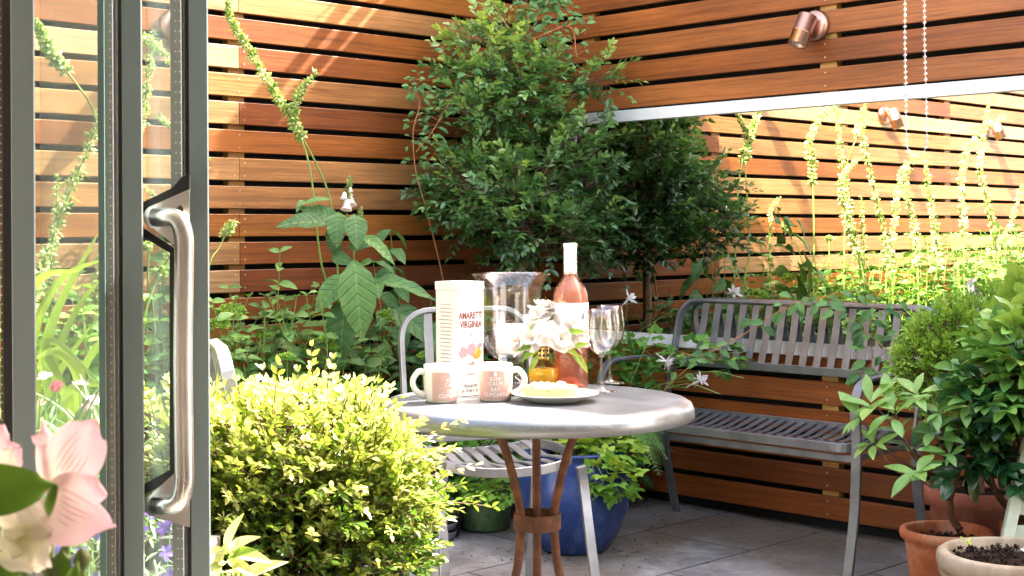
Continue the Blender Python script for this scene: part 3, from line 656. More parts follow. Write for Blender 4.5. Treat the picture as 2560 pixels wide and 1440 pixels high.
for i in range(26):
    a = i*2.4; r = .045*math.sqrt((i+.5)/26); p = np.array([tc_[0]+r*math.cos(a), tc_[1]+r*math.sin(a), tc_[2]+.022])
    d = nz([math.cos(a*1.7), math.sin(a*1.7), .25]); (fl if i % 2 else ic).leaves(leaf(4, .7, .5, -.6, .5), [p+[0, 0, .006*random.random()]], [d], [(0, 0, 1)], .022+.006*random.random(), None, [random.random()])
    if i % 2 == 0: ic.lathe([(0, p[2]-.003), (.009, p[2]-.001), (.010, p[2]+.003), (.006, p[2]+.008), (0, p[2]+.0095)], (p[0], p[1], 0), 10)
fl.build('fruit_slices', m_plain('glazed_fruit', (.42, .16, .05), .2, 0, 70, .3), tt, True); ic.build('icing', m_plain('white_icing', (.85, .82, .76), .35, 0, 30, .04), tt, True)

# golden vase with white alstroemeria
gv = flr(1360, 978, TZ)+np.array([0, .03, 0]); X_, Y_ = gv[0], gv[1]
vz = thing('bud_vase', 'round amber glass bud vase with patterned gold collar in front of the bottle', 'vase', gv)
sp = [(.0, .001), (.016, .001), (.020, .003)]+[(.037*math.sin(a), .038-.037*math.cos(a)) for a in np.linspace(.62, 2.75, 14)]
MB().lathe([(r, TZ+z) for r, z in sp]+[(.0125, TZ+.078)], (X_, Y_, 0), 48).build('bowl', m_glass('amber_glass', (1., .88, .45), 1.5), vz, True)
lq = [(0, .003), (.018, .005)]+[(.0352*math.sin(a), .038-.0352*math.cos(a)) for a in np.linspace(.7, 1.95, 9)]+[(0, .051)]
MB().lathe([(r, TZ+z) for r, z in lq], (X_, Y_, 0), 40).build('water', m_liquid('amber_water', (1., .76, .14), .6), vz, True)
GOLD = m_metal('gold_collar', (.75, .55, .22), .25, 1.)
MB().lathe([(.0155, TZ+.070), (.017, TZ+.074), (.0175, TZ+.098), (.0165, TZ+.102), (.0240, TZ+.108), (.0245, TZ+.110), (.0145, TZ+.104), (.0145, TZ+.072)], (X_, Y_, 0), 24).build('collar', GOLD, vz)
dm = MB()
for k in range(12):
    a0 = k*math.pi/6
    for zz in (.081, .092):
        q = [(0, .0045), (.0032, 0), (0, -.0045), (-.0032, 0)]
        dm.add([(X_+.0181*math.cos(a0+u/.0175), Y_+.0181*math.sin(a0+u/.0175), TZ+zz+v) for u, v in q], [(0, 1, 2, 3)])
dm.build('collar_pattern', m_plain('dark_enamel', (.05, .03, .02), .3), vz)
fw_ = thing('flower_posy', 'posy of white alstroemeria with green leaves standing in the amber vase', 'flowers', (X_, Y_, TZ+.05))
def flower(mb, c, ax, size, n=6, tpl=T_PETAL, open_=.8, tone=None, twist=0.):
    ax = nz(ax); q = nz(np.cross(ax, [.3, .2, 1.])); p = np.cross(ax, q)
    for k in range(n):
        a = k*2*math.pi/n+twist; d = nz(ax*(1-open_)+(q*math.cos(a)+p*math.sin(a))*open_+rng.normal(0, .06, 3))
        mb.leaves(tpl, [c], [d], [ax], size*(.9+.2*random.random()), None, None if tone is None else [tone+random.uniform(-.1, .1)])
pt = MB(); st = MB(); lv = MB(); stam = MB(); src = np.array([X_, Y_, TZ+.03])
for (px, py, dy) in ((1345, 800, 0), (1385, 785, .02), (1420, 815, -.01), (1365, 835, -.035), (1335, 850, -.02), (1398, 850, -.04), (1440, 850, .0), (1360, 775, .03), (1300, 855, 0), (1405, 780, .03)):
    c = at(px, py, Y_+dy); ax = nz(c-np.array([X_, Y_, TZ+.10])+[0, -.03, .01]); flower(pt, c, ax, .038, 6, T_PETAL, .62, None, random.random()*3)
    flower(pt, c+ax*.006, ax, .030, 5, T_PETAL, .4, None, random.random()*3)
    st.tube(curve([src, np.array([X_, Y_, TZ+.11]), c-ax*.01], 8), .0016, 5)
    for k in range(4): stam.tube([c, c+ax*.026+rng.normal(0, .004, 3)], .0005, 4)
for (px, py, dx, dz, ln) in ((1345, 850, -.3, .6, .04), (1350, 870, -1, -.6, .045), (1330, 865, -1, -.2, .04), (1385, 868, .9, .1, .05), (1400, 862, 1, -.5, .055), (1430, 880, .8, -.9, .05), (1372, 880, .2, -.6, .03), (1345, 885, -.5, -1, .045), (1410, 830, 1, .1, .05), (1425, 870, 1, .35, .045), (1320, 870, -.5, -1, .04), (1440, 885, .7, -1, .05)):
    c = at(px, py, Y_-.03); lv.leaves(T_LANCE, [c], [(dx, -.3, dz)], [(0, -1, .5)], ln, ln*.9)
pt.build('petals', PET_W, fw_); st.build('stems', STALK, fw_); lv.build('leaves', G_BALL, fw_); stam.build('stamens', m_plain('ochre_stamen', (.5, .35, .1), .6), fw_)
#PART2
# ------------------------------------------------------------------ plant helpers
def sprays(lm, tm, B, Dv, n, tl, ll, tpl, tn, droop=.15, flat=.5, wid=None, tr=.0014, ok=None, ang=.85):
    B = np.asarray(B, float); Dv = Dv/(np.linalg.norm(Dv, axis=1)[:, None]+1e-9); m = len(B)
    tl = np.broadcast_to(tl, (m,)); U = rng.normal(0, .35, (m, 3))+[0, 0, 1.]; S = np.cross(Dv, U); S /= np.linalg.norm(S, axis=1)[:, None]+1e-9; W = np.cross(S, Dv)
    Ps = []; Ds = []; Us = []; Ls = []; Ts = []
    for k in range(n):
        f = (k+1)/n; P = B + Dv*(tl*f)[:, None] + np.array([0, 0, -1.])*(droop*tl*f*f)[:, None]
        for sg in (-1, 1):
            side = S*sg if (k % 2 == 0 or flat > .8) else W*sg*(1-flat)+S*sg*flat
            d = Dv*(.45+.5*f) + side*ang + rng.normal(0, .18, (m, 3)); Ps.append(P); Ds.append(d); Us.append(W+rng.normal(0, .25, (m, 3)))
            Ls.append(ll*(.75+.35*math.sin(f*2.6))*rng.uniform(.8, 1.15, m)); Ts.append(np.clip(tn-.12+.25*f+rng.normal(0, .07, m), 0, 1))
    Ps.append(B+Dv*tl[:, None]+np.array([0, 0, -1.])*(droop*tl)[:, None]); Ds.append(Dv+rng.normal(0, .1, (m, 3))); Us.append(W); Ls.append(ll*rng.uniform(.6, .9, m)); Ts.append(np.clip(tn+.2, 0, 1)*np.ones(m))
    P, D_, U_, L_, T_ = map(np.concatenate, (Ps, Ds, Us, Ls, Ts))
    if ok is not None:
        k = ok(P+D_/(np.linalg.norm(D_, axis=1)[:, None])*L_[:, None]); P, D_, U_, L_, T_ = P[k], D_[k], U_[k], L_[k], T_[k]
    lm.leaves(tpl, P, D_, U_, L_, wid if wid is None else L_*wid, T_)
    if tm is not None:
        for i in range(m):
            tm.tube([B[i]-Dv[i]*tl[i]*.4, B[i]+Dv[i]*tl[i]*.5-[0, 0, droop*tl[i]*.25], B[i]+Dv[i]*tl[i]-[0, 0, droop*tl[i]]], [tr, tr*.8, tr*.4], 3, cap=False)
def in_garden(P, g=.03, gr=.04): return ((P-CORNER) @ R > g) & ((P-CORNER) @ L > gr)
def crown_pts(blobs, n, inner=.55):
    """blobs: (centre, radii). Points spread through the shells, with outward directions."""
    wts = np.array([np.prod(r)**.67 for c, r in blobs]); idx = rng.choice(len(blobs), n, p=wts/wts.sum())
    d = rng.normal(0, 1, (n, 3)); d /= np.linalg.norm(d, axis=1)[:, None]; rr = inner+(1-inner)*rng.random(n)**.6
    C_ = np.array([blobs[i][0] for i in idx]); Rr = np.array([blobs[i][1] for i in idx]); return C_+d*Rr*rr[:, None], d, rr
def upright(lm, sm, base, top, ll, n, tpl=T_OVATE, start=.12, bend=.04, tn=.5, wid=1., spread=.9, r=.003, droop=.0):
    base = np.asarray(base, float); top = np.asarray(top, float); h = np.linalg.norm(top-base)
    mid = (base+top)/2+rng.normal(0, bend, 3)*[1, 1, .2]; C_ = curve([base, mid, top], 14); sm.tube(C_, [r, r*.5], 5)
    a0 = rng.random()*3
    P = []; D_ = []; Ls = []; Ts = []
    for k in range(n):
        f = start+(1-start)*k/(n-1); x = f*14; i = min(int(x), 13); p = C_[i]*(1-(x-i))+C_[i+1]*(x-i); a = a0+k*math.pi/2+rng.normal(0, .2)
        for q in (0, math.pi):
            P.append(p); D_.append([math.cos(a+q)*spread, math.sin(a+q)*spread, -.05+.45*f*f-droop+rng.normal(0, .22)]); Ls.append(ll*(1.05-.5*f)*(.5+.5*min(1, f*3))*rng.uniform(.8, 1.15)); Ts.append(np.clip(tn-.2+.4*f+rng.normal(0, .12), 0, 1))
    Ls = np.array(Ls); lm.leaves(tpl, P, D_, np.array([0, -.45, 1.])+rng.normal(0, .3, (len(P), 3)), Ls, Ls*wid, np.array(Ts)); return C_
def umbel(mb, c, r, n=90, s=.011, tn=.75):
    c = np.asarray(c)+R*.04+[0, 0, .015]
    d = rng.normal(0, 1, (n, 3)); d[:, 2] = abs(d[:, 2]); d /= np.linalg.norm(d, axis=1)[:, None]; P = np.asarray(c)+d*[r, r, r*.6]
    mb.leaves(T_POD, P, d, [(.2, .3, 1)], s*rng.uniform(.7, 1.3, n), None, np.clip(tn+rng.normal(0, .2, n), 0, 1))
def spike(pm, sm, path, f0, f1, s=.014, n=60, r=.0035, tn=.5):
    C_ = curve(path, 60); sm.tube(C_, [r, r*.8, r*.35], 6); P = []; D_ = []; Ls = []
    T = np.gradient(C_, axis=0)
    for k in range(n):
        f = f0+(f1-f0)*k/n; x = f*60; i = min(int(x), 59); p = C_[i]*(1-(x-i))+C_[i+1]*(x-i); t_ = nz(T[i]); q = nz(np.cross(t_, [.3, 1, .2])); b = np.cross(t_, q); a = k*2.4+rng.normal(0, .3)
        d = (q*math.cos(a)+b*math.sin(a))+t_*(.1+.5*(k/n)); P.append(p+nz(d)*r); D_.append(d); Ls.append(1.45*s*(1.1-.6*k/n)*rng.uniform(.45, 1.4))
    pm.leaves(T_POD, P, D_, [(0, 0.2, 1)], Ls, None, np.clip(tn+rng.normal(0, .3, n), 0, 1))
    if s > .012:
        k2 = rng.integers(0, n, n//3); pm.leaves(leaf(3, .3, .4, .3, .5), np.array(P)[k2], np.array(D_)[k2]+rng.normal(0, .3, (n//3, 3)), [(0, 0, 1)], s*rng.uniform(1.2, 2.4, n//3), None, np.clip(tn-.3+rng.normal(0, .2, n//3), 0, 1))
    return C_
def pleaf(mb, tpl, b, t_, Yb, Yt, wr=1., up=(0, -1, .45), tn=.5):
    P0 = at(b[0], b[1], Yb); P1 = at(t_[0], t_[1], Yt); ln = np.linalg.norm(P1-P0)*1.08; mb.leaves(tpl, [P0], [P1-P0+[0, 0, .12*ln]], [up], ln, ln*wr, [tn])
def potted(prof, c, mat, nm, label, cat, soil_z, soil_r, seg=56, group=None):
    root = thing(nm, label, cat, c, group); MB().lathe([(r, c[2]+z) for r, z in prof], (c[0], c[1], 0), seg).build('body', mat, root, True)
    s = MB(); rr = np.linspace(0, soil_r, 9)
    for q in range(8):
        pass
    A = 28; V = []; 
    for q in rr:
        for a in range(A): V.append((c[0]+q*math.cos(a*2*math.pi/A), c[1]+q*math.sin(a*2*math.pi/A), c[2]+soil_z+rng.normal(0, .004)+.012*(1-q/soil_r)))
    s.add(V, [(i*A+j, i*A+(j+1) % A, (i+1)*A+(j+1) % A, (i+1)*A+j) for i in range(8) for j in range(A)])
    m = int(260*(soil_r/.13)**2); a = rng.random(m)*6.28; q = soil_r*.96*np.sqrt(rng.random(m))
    P = np.stack([c[0]+q*np.cos(a), c[1]+q*np.sin(a), c[2]+soil_z+.006+.008*rng.random(m)], 1); s.leaves(T_POD, P, rng.normal(0, 1, (m, 3)), rng.normal(0, 1, (m, 3)), .009*rng.uniform(.4, 1.3, m))
    s.build('soil', SOIL, root, True); return root
# ------------------------------------------------------------------ raised bed along the left fence
BZ = .42
bed = thing('raised_bed', 'dark timber raised bed of soil running along the foot of the left fence', 'raised bed', wall(2.7, .3, 0))
def slab(mb, u0, u1, w0, w1, z0, z1):
    V = [wall(u, w_, z) for u in (u0, u1) for w_ in (w0, w1) for z in (z0, z1)]; mb.add(V, [(0, 1, 3, 2), (4, 6, 7, 5), (0, 4, 5, 1), (2, 3, 7, 6), (0, 2, 6, 4), (1, 5, 7, 3)], rng.random()); return mb
sb = MB()
for k in range(3): slab(sb, .012, 5.6, .57, .60, .004+k*.145, .004+k*.145+.141)
sb.build('boards', m_plain('dark_sleeper_timber', (.05, .032, .02), .85, 0, 20, .4, .5), bed)
slab(MB(), .012, 5.6, .012, .568, .01, BZ-.02).build('soil', SOIL, bed)
# ------------------------------------------------------------------ corner tree
TT = at(1300, 700, 5.78); tz = BZ-.02
tree = thing('box_tree', 'cloud-shaped small-leaved box tree on a bare trunk in the corner between the fences', 'tree', (TT[0], TT[1], tz))
tr_ = MB(); fork = np.array([TT[0], TT[1], at(1300, 650, 5.78)[2]])
tr_.tube(curve([(TT[0]+.01, TT[1], tz), (TT[0]-.006, TT[1], .6), (TT[0]+.004, TT[1], .8), fork, fork+[0, 0, .03]], 14), [.026, .020, .019, .018], 10)
tips = [(1230, 590, -.1), (1180, 520, .05), (1260, 440, .02), (1300, 330, 0), (1330, 560, -.12), (1400, 590, .0), (1440, 500, .05), (1370, 430, -.1), (1290, 200, .05), (1250, 250, -.05), (1300, 90, .0), (1400, 240, .0), (1200, 330, -.05), (1270, 600, .12)]
for px, py, dy in tips:
    e = at(px, py, 5.78+dy*1.3); m_ = fork*.5+e*.5+rng.normal(0, .015, 3); m_[2] = min(m_[2], fork[2]+(e[2]-fork[2])*.45)
    tr_.tube(curve([fork-[0, 0, .02], m_, e], 12), [.010, .006, .0025], 6)
for px, py, q in ((1205, 605, .0), (1240, 640, .04)):
    tr_.tube(curve([fork-[0, 0, .05], at(px+40, py+14, 5.75), at(px, py-8, 5.72)], 8), [.006, .003], 5)
tr_.build('trunk', BARK, tree, True)
def bl(px, py, dy, rx, rz, ry=None):
    Y = 5.78+dy; return (at(px, py, Y), np.array([rx*Y/F, (ry or rx*1.0)*Y/F, rz*Y/F]))
blobs = [bl(1210, 125, .05, 105, 75), bl(1250, 60, .05, 55, 45), bl(1190, 210, 0, 95, 65), bl(1290, 185, .0, 105, 90), bl(1370, 225, -.05, 70, 70), bl(1480, 195, -.05, 62, 38), bl(1210, 290, -.05, 100, 60), bl(1310, 290, 0, 105, 75),
         bl(1250, 370, 0, 110, 75), bl(1400, 380, 0, 120, 75), bl(1500, 350, .05, 55, 35), bl(1190, 465, -.05, 125, 75), bl(1320, 450, 0, 140, 85), bl(1440, 465, 0, 115, 85), bl(1180, 545, 0, 90, 55), bl(1290, 560, -.05, 110, 60), bl(1430, 560, .0, 120, 70), bl(1340, 610, .05, 140, 45), bl(1480, 620, .05, 70, 45)]
blobs = [(c, r*np.array([.80, .8, .72])) for c, r in blobs]+[(at(1260, 540, 5.50), np.array([.12, .10, .09])), (at(1370, 580, 5.48), np.array([.14, .10, .08])), (at(1330, 450, 5.52), np.array([.12, .09, .1])), (at(1200, 480, 5.56), np.array([.1, .09, .1]))]
P, d, rr = crown_pts(blobs, 1500, .6); dirs = d*[1, 1, .6]+[0, 0, .25]+rng.normal(0, .3, d.shape)
k = in_garden(P, .06, .07); P, dirs, rr = P[k], dirs[k], rr[k]
lm = MB(); tm = MB(); tone_ = np.clip(.1+.35*(rr-.35)/.65*rng.uniform(.4, 1.5, len(rr))+.35*(P[:, 2]-1.3)+.25*(dirs[:, 2]>.4), 0, 1)  # upward sprays made paler: lit tops put into the leaf tone
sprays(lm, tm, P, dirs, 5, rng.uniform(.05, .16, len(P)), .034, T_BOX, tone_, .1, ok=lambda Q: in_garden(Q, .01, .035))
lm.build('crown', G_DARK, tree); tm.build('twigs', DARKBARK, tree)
# ------------------------------------------------------------------ climbers
cl = thing('climbing_vine', 'slender climber with a tan stem trailing beside and over the top of the corner tree', 'climber', wall(.35, .35, BZ-.02))
vs_ = MB(); vl = MB()
def vine(path, w_, ll=.04, n=26, r=.0028, f0=.3, tpl=T_OVATE, tn=.55, both=True):
    C_ = curve(path, 40); w_.tube(C_, [r, r*.6], 5); P = []; D_ = []
    for k in range(n):
        f = f0+(1-f0)*(k+rng.random()*.6)/n; i = int(f*39); p = C_[i]
        for s in ((-1, 1) if both else (1,)):
            e = p+np.array([s*rng.uniform(.01, .035), rng.uniform(-.03, .0), rng.uniform(-.02, .03)]); P.append(e); D_.append([s*rng.uniform(.3, 1), -.4*rng.random(), rng.uniform(-.8, .3)]); w_.tube([p, e], .0008, 3, cap=False)
    vl.leaves(tpl, P, D_, [(0, -.8, .7)], ll*rng.uniform(.6, 1.2, len(P)), None, np.clip(tn+rng.normal(0, .2, len(P)), 0, 1))
vine([at(1112, 720, 5.72), at(1095, 640, 5.72), at(1065, 520, 5.7), at(1040, 430, 5.7), at(1033, 330, 5.7), at(1050, 260, 5.7), at(1040, 225, 5.7), at(1085, 240, 5.68)], vs_, .032, 20, .0032, .45)
vine([at(1040, 380, 5.66), at(1080, 330, 5.66), at(1110, 280, 5.66), at(1160, 200, 5.66), at(1180, 190, 5.6)], vs_, .034, 14, .0022, .1)
vine([at(1050, 260, 5.7), at(1030, 205, 5.7), at(1075, 200, 5.7)], vs_, .03, 7, .0015, .2)
vine([at(1080, 330, 5.66), at(1095, 360, 5.66), at(1078, 400, 5.64)], vs_, .03, 8, .0015, .2)
vs_.tube(curve([wall(.38, .3, BZ-.02), at(1125, 820, 5.72), at(1112, 720, 5.72)], 8), .0032, 5)
for q in range(9):
    a = at(rng.uniform(1190, 1400), rng.uniform(-60, 20), 5.75); b = at(rng.uniform(1290, 1480), rng.uniform(0, 140), 5.72); vine([a, (a+b)/2+[0, 0, .05], b], vs_, .032, 9, .0015, .2, tn=.6)
vine([at(1210, -30, 5.75), at(1300, 95, 5.7), at(1420, 65, 5.7), at(1440, 130, 5.68), at(1445, 145, 5.68)], vs_, .03, 10, .0022, .2)
vs_.build('stem', TAN, cl, True); vl.build('leaves', G_MID, cl)
# unseen climber added on top of the right fence to dapple the left one
rc = thing('dapple_climber', 'unseen leafy climber added over the top edge of the right fence to dapple the sun', 'climber', rwall(.9, -.05, 3.05)); vs2 = MB(); lm = MB()
n = 26; tt_ = rng.uniform(-.1, 1.2, n)**1.0; P = np.array([rwall(a, rng.uniform(-.22, .02), 3.02+abs(rng.normal(0, .08))) for a in tt_]); sprays(lm, vs2, P, rng.normal(0, 1, (n, 3))+[0, 0, .6], 3, .12, .05, T_OVATE, .5)
vs2.tube(curve([rwall(a, -.05+.03*math.sin(a*9), 3.06+.03*math.sin(a*7)) for a in np.linspace(-.1, 2.4, 9)], 40), .006, 6)
vs2.build('stem', TAN, rc); lm.build('leaves', G_MID, rc)
# ------------------------------------------------------------------ foxgloves seen directly
def foxglove(label, paths, leaves, Lv=None, bells=(), pods=.014, gap=None, group=None, tn=.5, stemr=.0045):
    b = paths[0][0][0]; root = thing('foxglove', label, 'plant', b, group); pm = MB(); sm = MB(); lf = MB()
    for path, f0, f1, n in paths: spike(pm, sm, path, f0, f1, pods, n, stemr, tn)
    for a in leaves: pleaf(lf, *a)
    if Lv is not None: Lv(lf, sm)
    pm.build('seed_pods', G_POD, root); sm.build('stem', STALK, root, True); lf.build('leaves', G_FOX, root, True)
    if bells:
        bm = MB()
        for p, ax, s in bells:
            ax = nz(ax); q = nz(np.cross(ax, [.1, 1, .1])); c2 = np.cross(ax, q); V = []; A = 12; pr_ = [(.10, 0), (.25, .12), (.32, .45), (.36, .75), (.55, 1.0)]
            for r_, z_ in pr_:
                for j in range(A): an = j*2*math.pi/A; V.append(p+(q*math.cos(an)+c2*math.sin(an))*r_*s*(1+.08*math.sin(an*5)*(z_ > .9))+ax*z_*s)
            bm.add(V, [(i*A+j, i*A+(j+1) % A, (i+1)*A+(j+1) % A, (i+1)*A+j) for i in range(4) for j in range(A)], 1.)
        bm.build('bell_flowers', PET_W, root, True)
    return root
def bedpt(px, py, w_): p = on_left(px, py, w_); p[2] = BZ-.02; return p
def ol(*q): return [on_left(x, y, w_) for x, y, w_ in q]
foxglove('tall foxglove leaning left across the sunlit boards, with very large veined lower leaves',
    [([bedpt(848, 900, .28)]+ol((850, 800, .28), (838, 600, .28), (820, 480, .27), (765, 360, .24), (690, 235, .22), (620, 120, .2), (578, 50, .18), (572, 2, .17)), .52, 1., 150),
     ([bedpt(835, 900, .30)]+ol((830, 780, .30), (800, 640, .30), (778, 440, .27), (758, 360, .25), (735, 290, .24), (752, 225, .24), (792, 182, .24)), .60, 1., 80)],
    [(T_BIG, (885, 650), (900, 815), 4.98, 4.90, 1.05, (0.1, -1, .35), .75), (T_BIG, (868, 740), (840, 890), 5.0, 4.95, 1.0, (-.2, -1, .3), .3), (T_BIG, (870, 690), (800, 760), 5.0, 4.93, 1.1, (0, -1, .6), .7),
     (T_BIG, (820, 560), (718, 550), 5.05, 4.95, .9, (0, -.8, .8), .1), (T_BIG, (850, 555), (765, 520), 5.1, 5.05, .9, (0, -.9, .6), .5), (T_BIG, (845, 530), (840, 595), 5.08, 5.0, 1.2, (0, -1, .3), .5), (T_BIG, (885, 535), (895, 600), 5.02, 4.95, 1.3, (.3, -1, .5), .4),
     (T_BIG, (900, 588), (972, 632), 5.05, 4.95, .6, (.1, -.6, .9), .8), (T_BIG, (925, 702), (1062, 722), 5.0, 4.9, .5, (.1, -.7, .9), .6), (T_BIG, (830, 640), (868, 655), 5.05, 5.0, 1.2, (0, -1, .4), .3), (T_BIG, (850, 640), (820, 590), 5.1, 5.06, 1., (0, -1, .4), .2),
     (T_BIG, (975, 770), (1085, 850), 5.1, 5.0, .8, (0, -.8, .7), .25), (T_BIG, (760, 500), (745, 520), 5.1, 5.05, .8, (0, -1, .5), .6), (T_LANCE, (830, 500), (755, 505), 5.1, 5.05, .9, (0, -.5, .9), .6), (T_BIG, (870, 620), (925, 605), 5.1, 5.05, 1., (0, -1, .5), .3)],
    bells=[(on_left(868, 498, .27), (-.05, -.3, -1), .042), (on_left(876, 492, .25), (.2, -.5, -1), .036), (on_left(862, 480, .27), (-.1, -.3, -1), .028), (on_left(876, 468, .26), (.1, -.3, -1), .018)])
foxglove('thin short foxglove stem of green buds just right of the tall leaning foxglove', [([bedpt(905, 900, .24)]+ol((895, 720, .24), (885, 640, .24), (905, 560, .24), (900, 520, .24)), .70, 1., 26), ([bedpt(915, 900, .22)]+ol((905, 720, .23), (888, 655, .23), (870, 560, .24), (868, 500, .24), (877, 440, .24)), .8, 1., 22)], [], pods=.011, stemr=.0025)
foxglove('small yellow-green foxglove spike curving in beside the edge of the door stile', [([bedpt(505, 940, .3)]+ol((508, 800, .3), (525, 660, .28), (548, 620, .27), (570, 575, .26), (582, 555, .26)), .74, 1., 34)], [], pods=.014, stemr=.003, tn=.7)
foxglove('foxglove spike drooping left, seen through the wide glass pane of the door', [([bedpt(275, 900, .3)]+ol((270, 700, .3), (255, 400, .3), (235, 280, .3), (180, 195, .3), (120, 120, .28), (90, 50, .28)), .70, 1., 80)], [], pods=.015)
foxglove('foxglove behind the narrow glass pane of the door, with scalloped leaves', [([bedpt(395, 920, .3)]+ol((385, 800, .3), (370, 700, .3), (372, 640, .3), (368, 610, .3)), .92, 1., 8)],
    [(T_BIG, (372, 640), (425, 655), 5., 4.9, .7, (0, -.6, .9), .6), (T_BIG, (385, 750), (428, 735), 5., 4.92, 1.2, (0, -1, .5), .7), (T_BIG, (380, 800), (425, 830), 5., 4.92, 1.1, (0, -1, .5), .6), (T_BIG, (385, 780), (350, 800), 5., 4.92, 1., (0, -1, .5), .7), (T_BIG, (390, 850), (440, 900), 5., 4.92, 1., (0, -1, .5), .4)], pods=.013)
# ------------------------------------------------------------------ leafy plants in the bed seen directly
def clump(name, label, stems, mat, ll, n, tpl=T_OVATE, wid=1., heads=None, cat='plant', tn=.5, headmat=None, base=None, **kw):
    b = np.mean([s[0] for s in stems], 0) if base is None else base; root = thing(name, label, cat, b); lm = MB(); sm = MB()
    for s in stems: upright(lm, sm, s[0], s[1], ll*rng.uniform(.85, 1.15), n, tpl, tn=tn, wid=wid, **kw)
    lm.build('leaves', mat, root, True); sm.build('stems', STALK, root)
    if heads:
        hm = MB()
        for c, r in heads: umbel(hm, c, r)
        hm.build('flower_heads', G_COL, root)
    return root
def st_(px, pb, pt_, py, w0, w1): return (bedpt(px, pb, w0), on_left(pt_, py, w1))
clump('hydrangea', 'single upright leafy stem with pointed pairs of leaves, left of the big foxglove leaves', [st_(655, 900, 700, 630, .3, .26)], G_MID, .105, 9, T_OVATE, .85, tn=.75, start=.3)
clump('hydrangea', 'hydrangea with flat lime flower heads low beside the door stile', [st_(560, 930, 562, 800, .36, .36), st_(600, 930, 600, 860, .38, .38), st_(530, 940, 530, 830, .38, .4), st_(640, 930, 640, 880, .34, .36), st_(580, 930, 545, 870, .4, .42)], G_MID, .100, 6, T_OVATE, .9, [(on_left(562, 795, .36), .045), (on_left(645, 850, .36), .02), (on_left(530, 825, .4), .03)], tn=.75, headmat=G_POD)
clump('hydrangea', 'hydrangea with two lime flower heads in front of the big foxglove leaves', [st_(800, 930, 808, 770, .42, .44), st_(780, 930, 770, 850, .4, .44), st_(830, 930, 800, 860, .4, .46), st_(740, 930, 730, 800, .36, .38), st_(700, 930, 690, 800, .36, .4)], G_MID, .100, 7, T_OVATE, .9, [(on_left(808, 762, .44), .042), (on_left(800, 858, .46), .022), (on_left(700, 905, .5), .02), (on_left(815, 880, .46), .02)], tn=.7)
clump('hydrangea', 'hydrangea with a round lime flower head left of the chair back behind the table', [st_(960, 930, 958, 810, .42, .44), st_(935, 930, 925, 880, .44, .46), st_(985, 930, 985, 860, .42, .46), st_(900, 930, 890, 860, .36, .4)], G_MID, .09, 6, T_OVATE, .9, [(on_left(958, 805, .44), .044)], tn=.7)
clump('hydrangea', 'hydrangea with small lime heads seen through the back of the chair behind the table', [st_(1030, 960, 1035, 900, .44, .46), st_(1060, 960, 1060, 870, .44, .46), st_(1080, 960, 1085, 900, .40, .44)], G_MID, .075, 6, T_OVATE, .95, [(on_left(1046, 900, .46), .022), (on_left(1062, 870, .46), .026)], tn=.45)
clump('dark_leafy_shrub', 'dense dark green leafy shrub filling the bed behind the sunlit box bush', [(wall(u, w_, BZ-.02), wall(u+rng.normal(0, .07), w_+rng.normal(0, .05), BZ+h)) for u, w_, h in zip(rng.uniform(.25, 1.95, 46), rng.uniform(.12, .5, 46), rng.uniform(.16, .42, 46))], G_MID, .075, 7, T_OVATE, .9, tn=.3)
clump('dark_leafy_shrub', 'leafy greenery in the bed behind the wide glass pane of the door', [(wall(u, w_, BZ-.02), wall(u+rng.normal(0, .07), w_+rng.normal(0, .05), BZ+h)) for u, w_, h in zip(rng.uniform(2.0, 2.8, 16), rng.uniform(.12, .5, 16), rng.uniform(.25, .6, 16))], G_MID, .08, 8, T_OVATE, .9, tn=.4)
# ------------------------------------------------------------------ plants seen in the mirror
mfox = [([(1935, 740), (1930, 640), (1932, 560), (1935, 520), (1955, 495)], .2, 1., .06, 'thin foxglove spike with a hooked tip, leftmost of those seen in the mirror', 60),
 ([(2040, 720), (2040, 560), (2036, 430), (2030, 350), (2060, 290), (2090, 265)], .45, 1., .3, 'foxglove in the mirror bending right at its top, left of the chain', 90),
 ([(2160, 720), (2140, 580), (2120, 470), (2105, 360), (2098, 265)], .2, 1., .35, 'upright foxglove seen in the mirror right behind the one that bends', 120),
 ([(2235, 700), (2210, 560), (2180, 430), (2160, 330), (2168, 258)], .2, 1., .4, 'straight foxglove in the mirror reaching the top of the glass left of the chain', 120),
 ([(2165, 700), (2125, 560), (2110, 450), (2150, 395)], .35, 1., .45, 'short pale foxglove with a kinked tip seen in the mirror', 80),
 ([(2220, 700), (2240, 560), (2255, 450), (2272, 405)], .35, 1., .35, 'foxglove seen in the mirror directly below the loop of the chain', 80),
 ([(2300, 700), (2290, 560), (2270, 480), (2276, 405)], .3, 1., .45, 'twin foxglove beside the one below the chain, leaning left in the mirror', 70),
 ([(2350, 690), (2340, 560), (2325, 460), (2318, 400)], .3, 1., .35, 'foxglove right of the chain in the mirror with bare lower stem', 70),
 ([(2415, 720), (2412, 560), (2410, 430), (2425, 370), (2470, 320), (2515, 292)], .3, 1., .45, 'thick white-budded foxglove arching right in the mirror near the far spotlight', 130),
 ([(2500, 680), (2480, 540), (2455, 420), (2465, 320), (2480, 240)], .3, 1., .3, 'upright foxglove behind the arching one near the right end of the mirror', 110),
 ([(2500, 640), (2530, 560), (2550, 490), (2560, 460)], .3, 1., .4, 'foxglove tip at the far right edge of the mirror', 50),
 ([(2165, 640), (2160, 560), (2158, 490)], .2, 1., .3, 'low green foxglove tip seen in the mirror between taller ones', 40)]
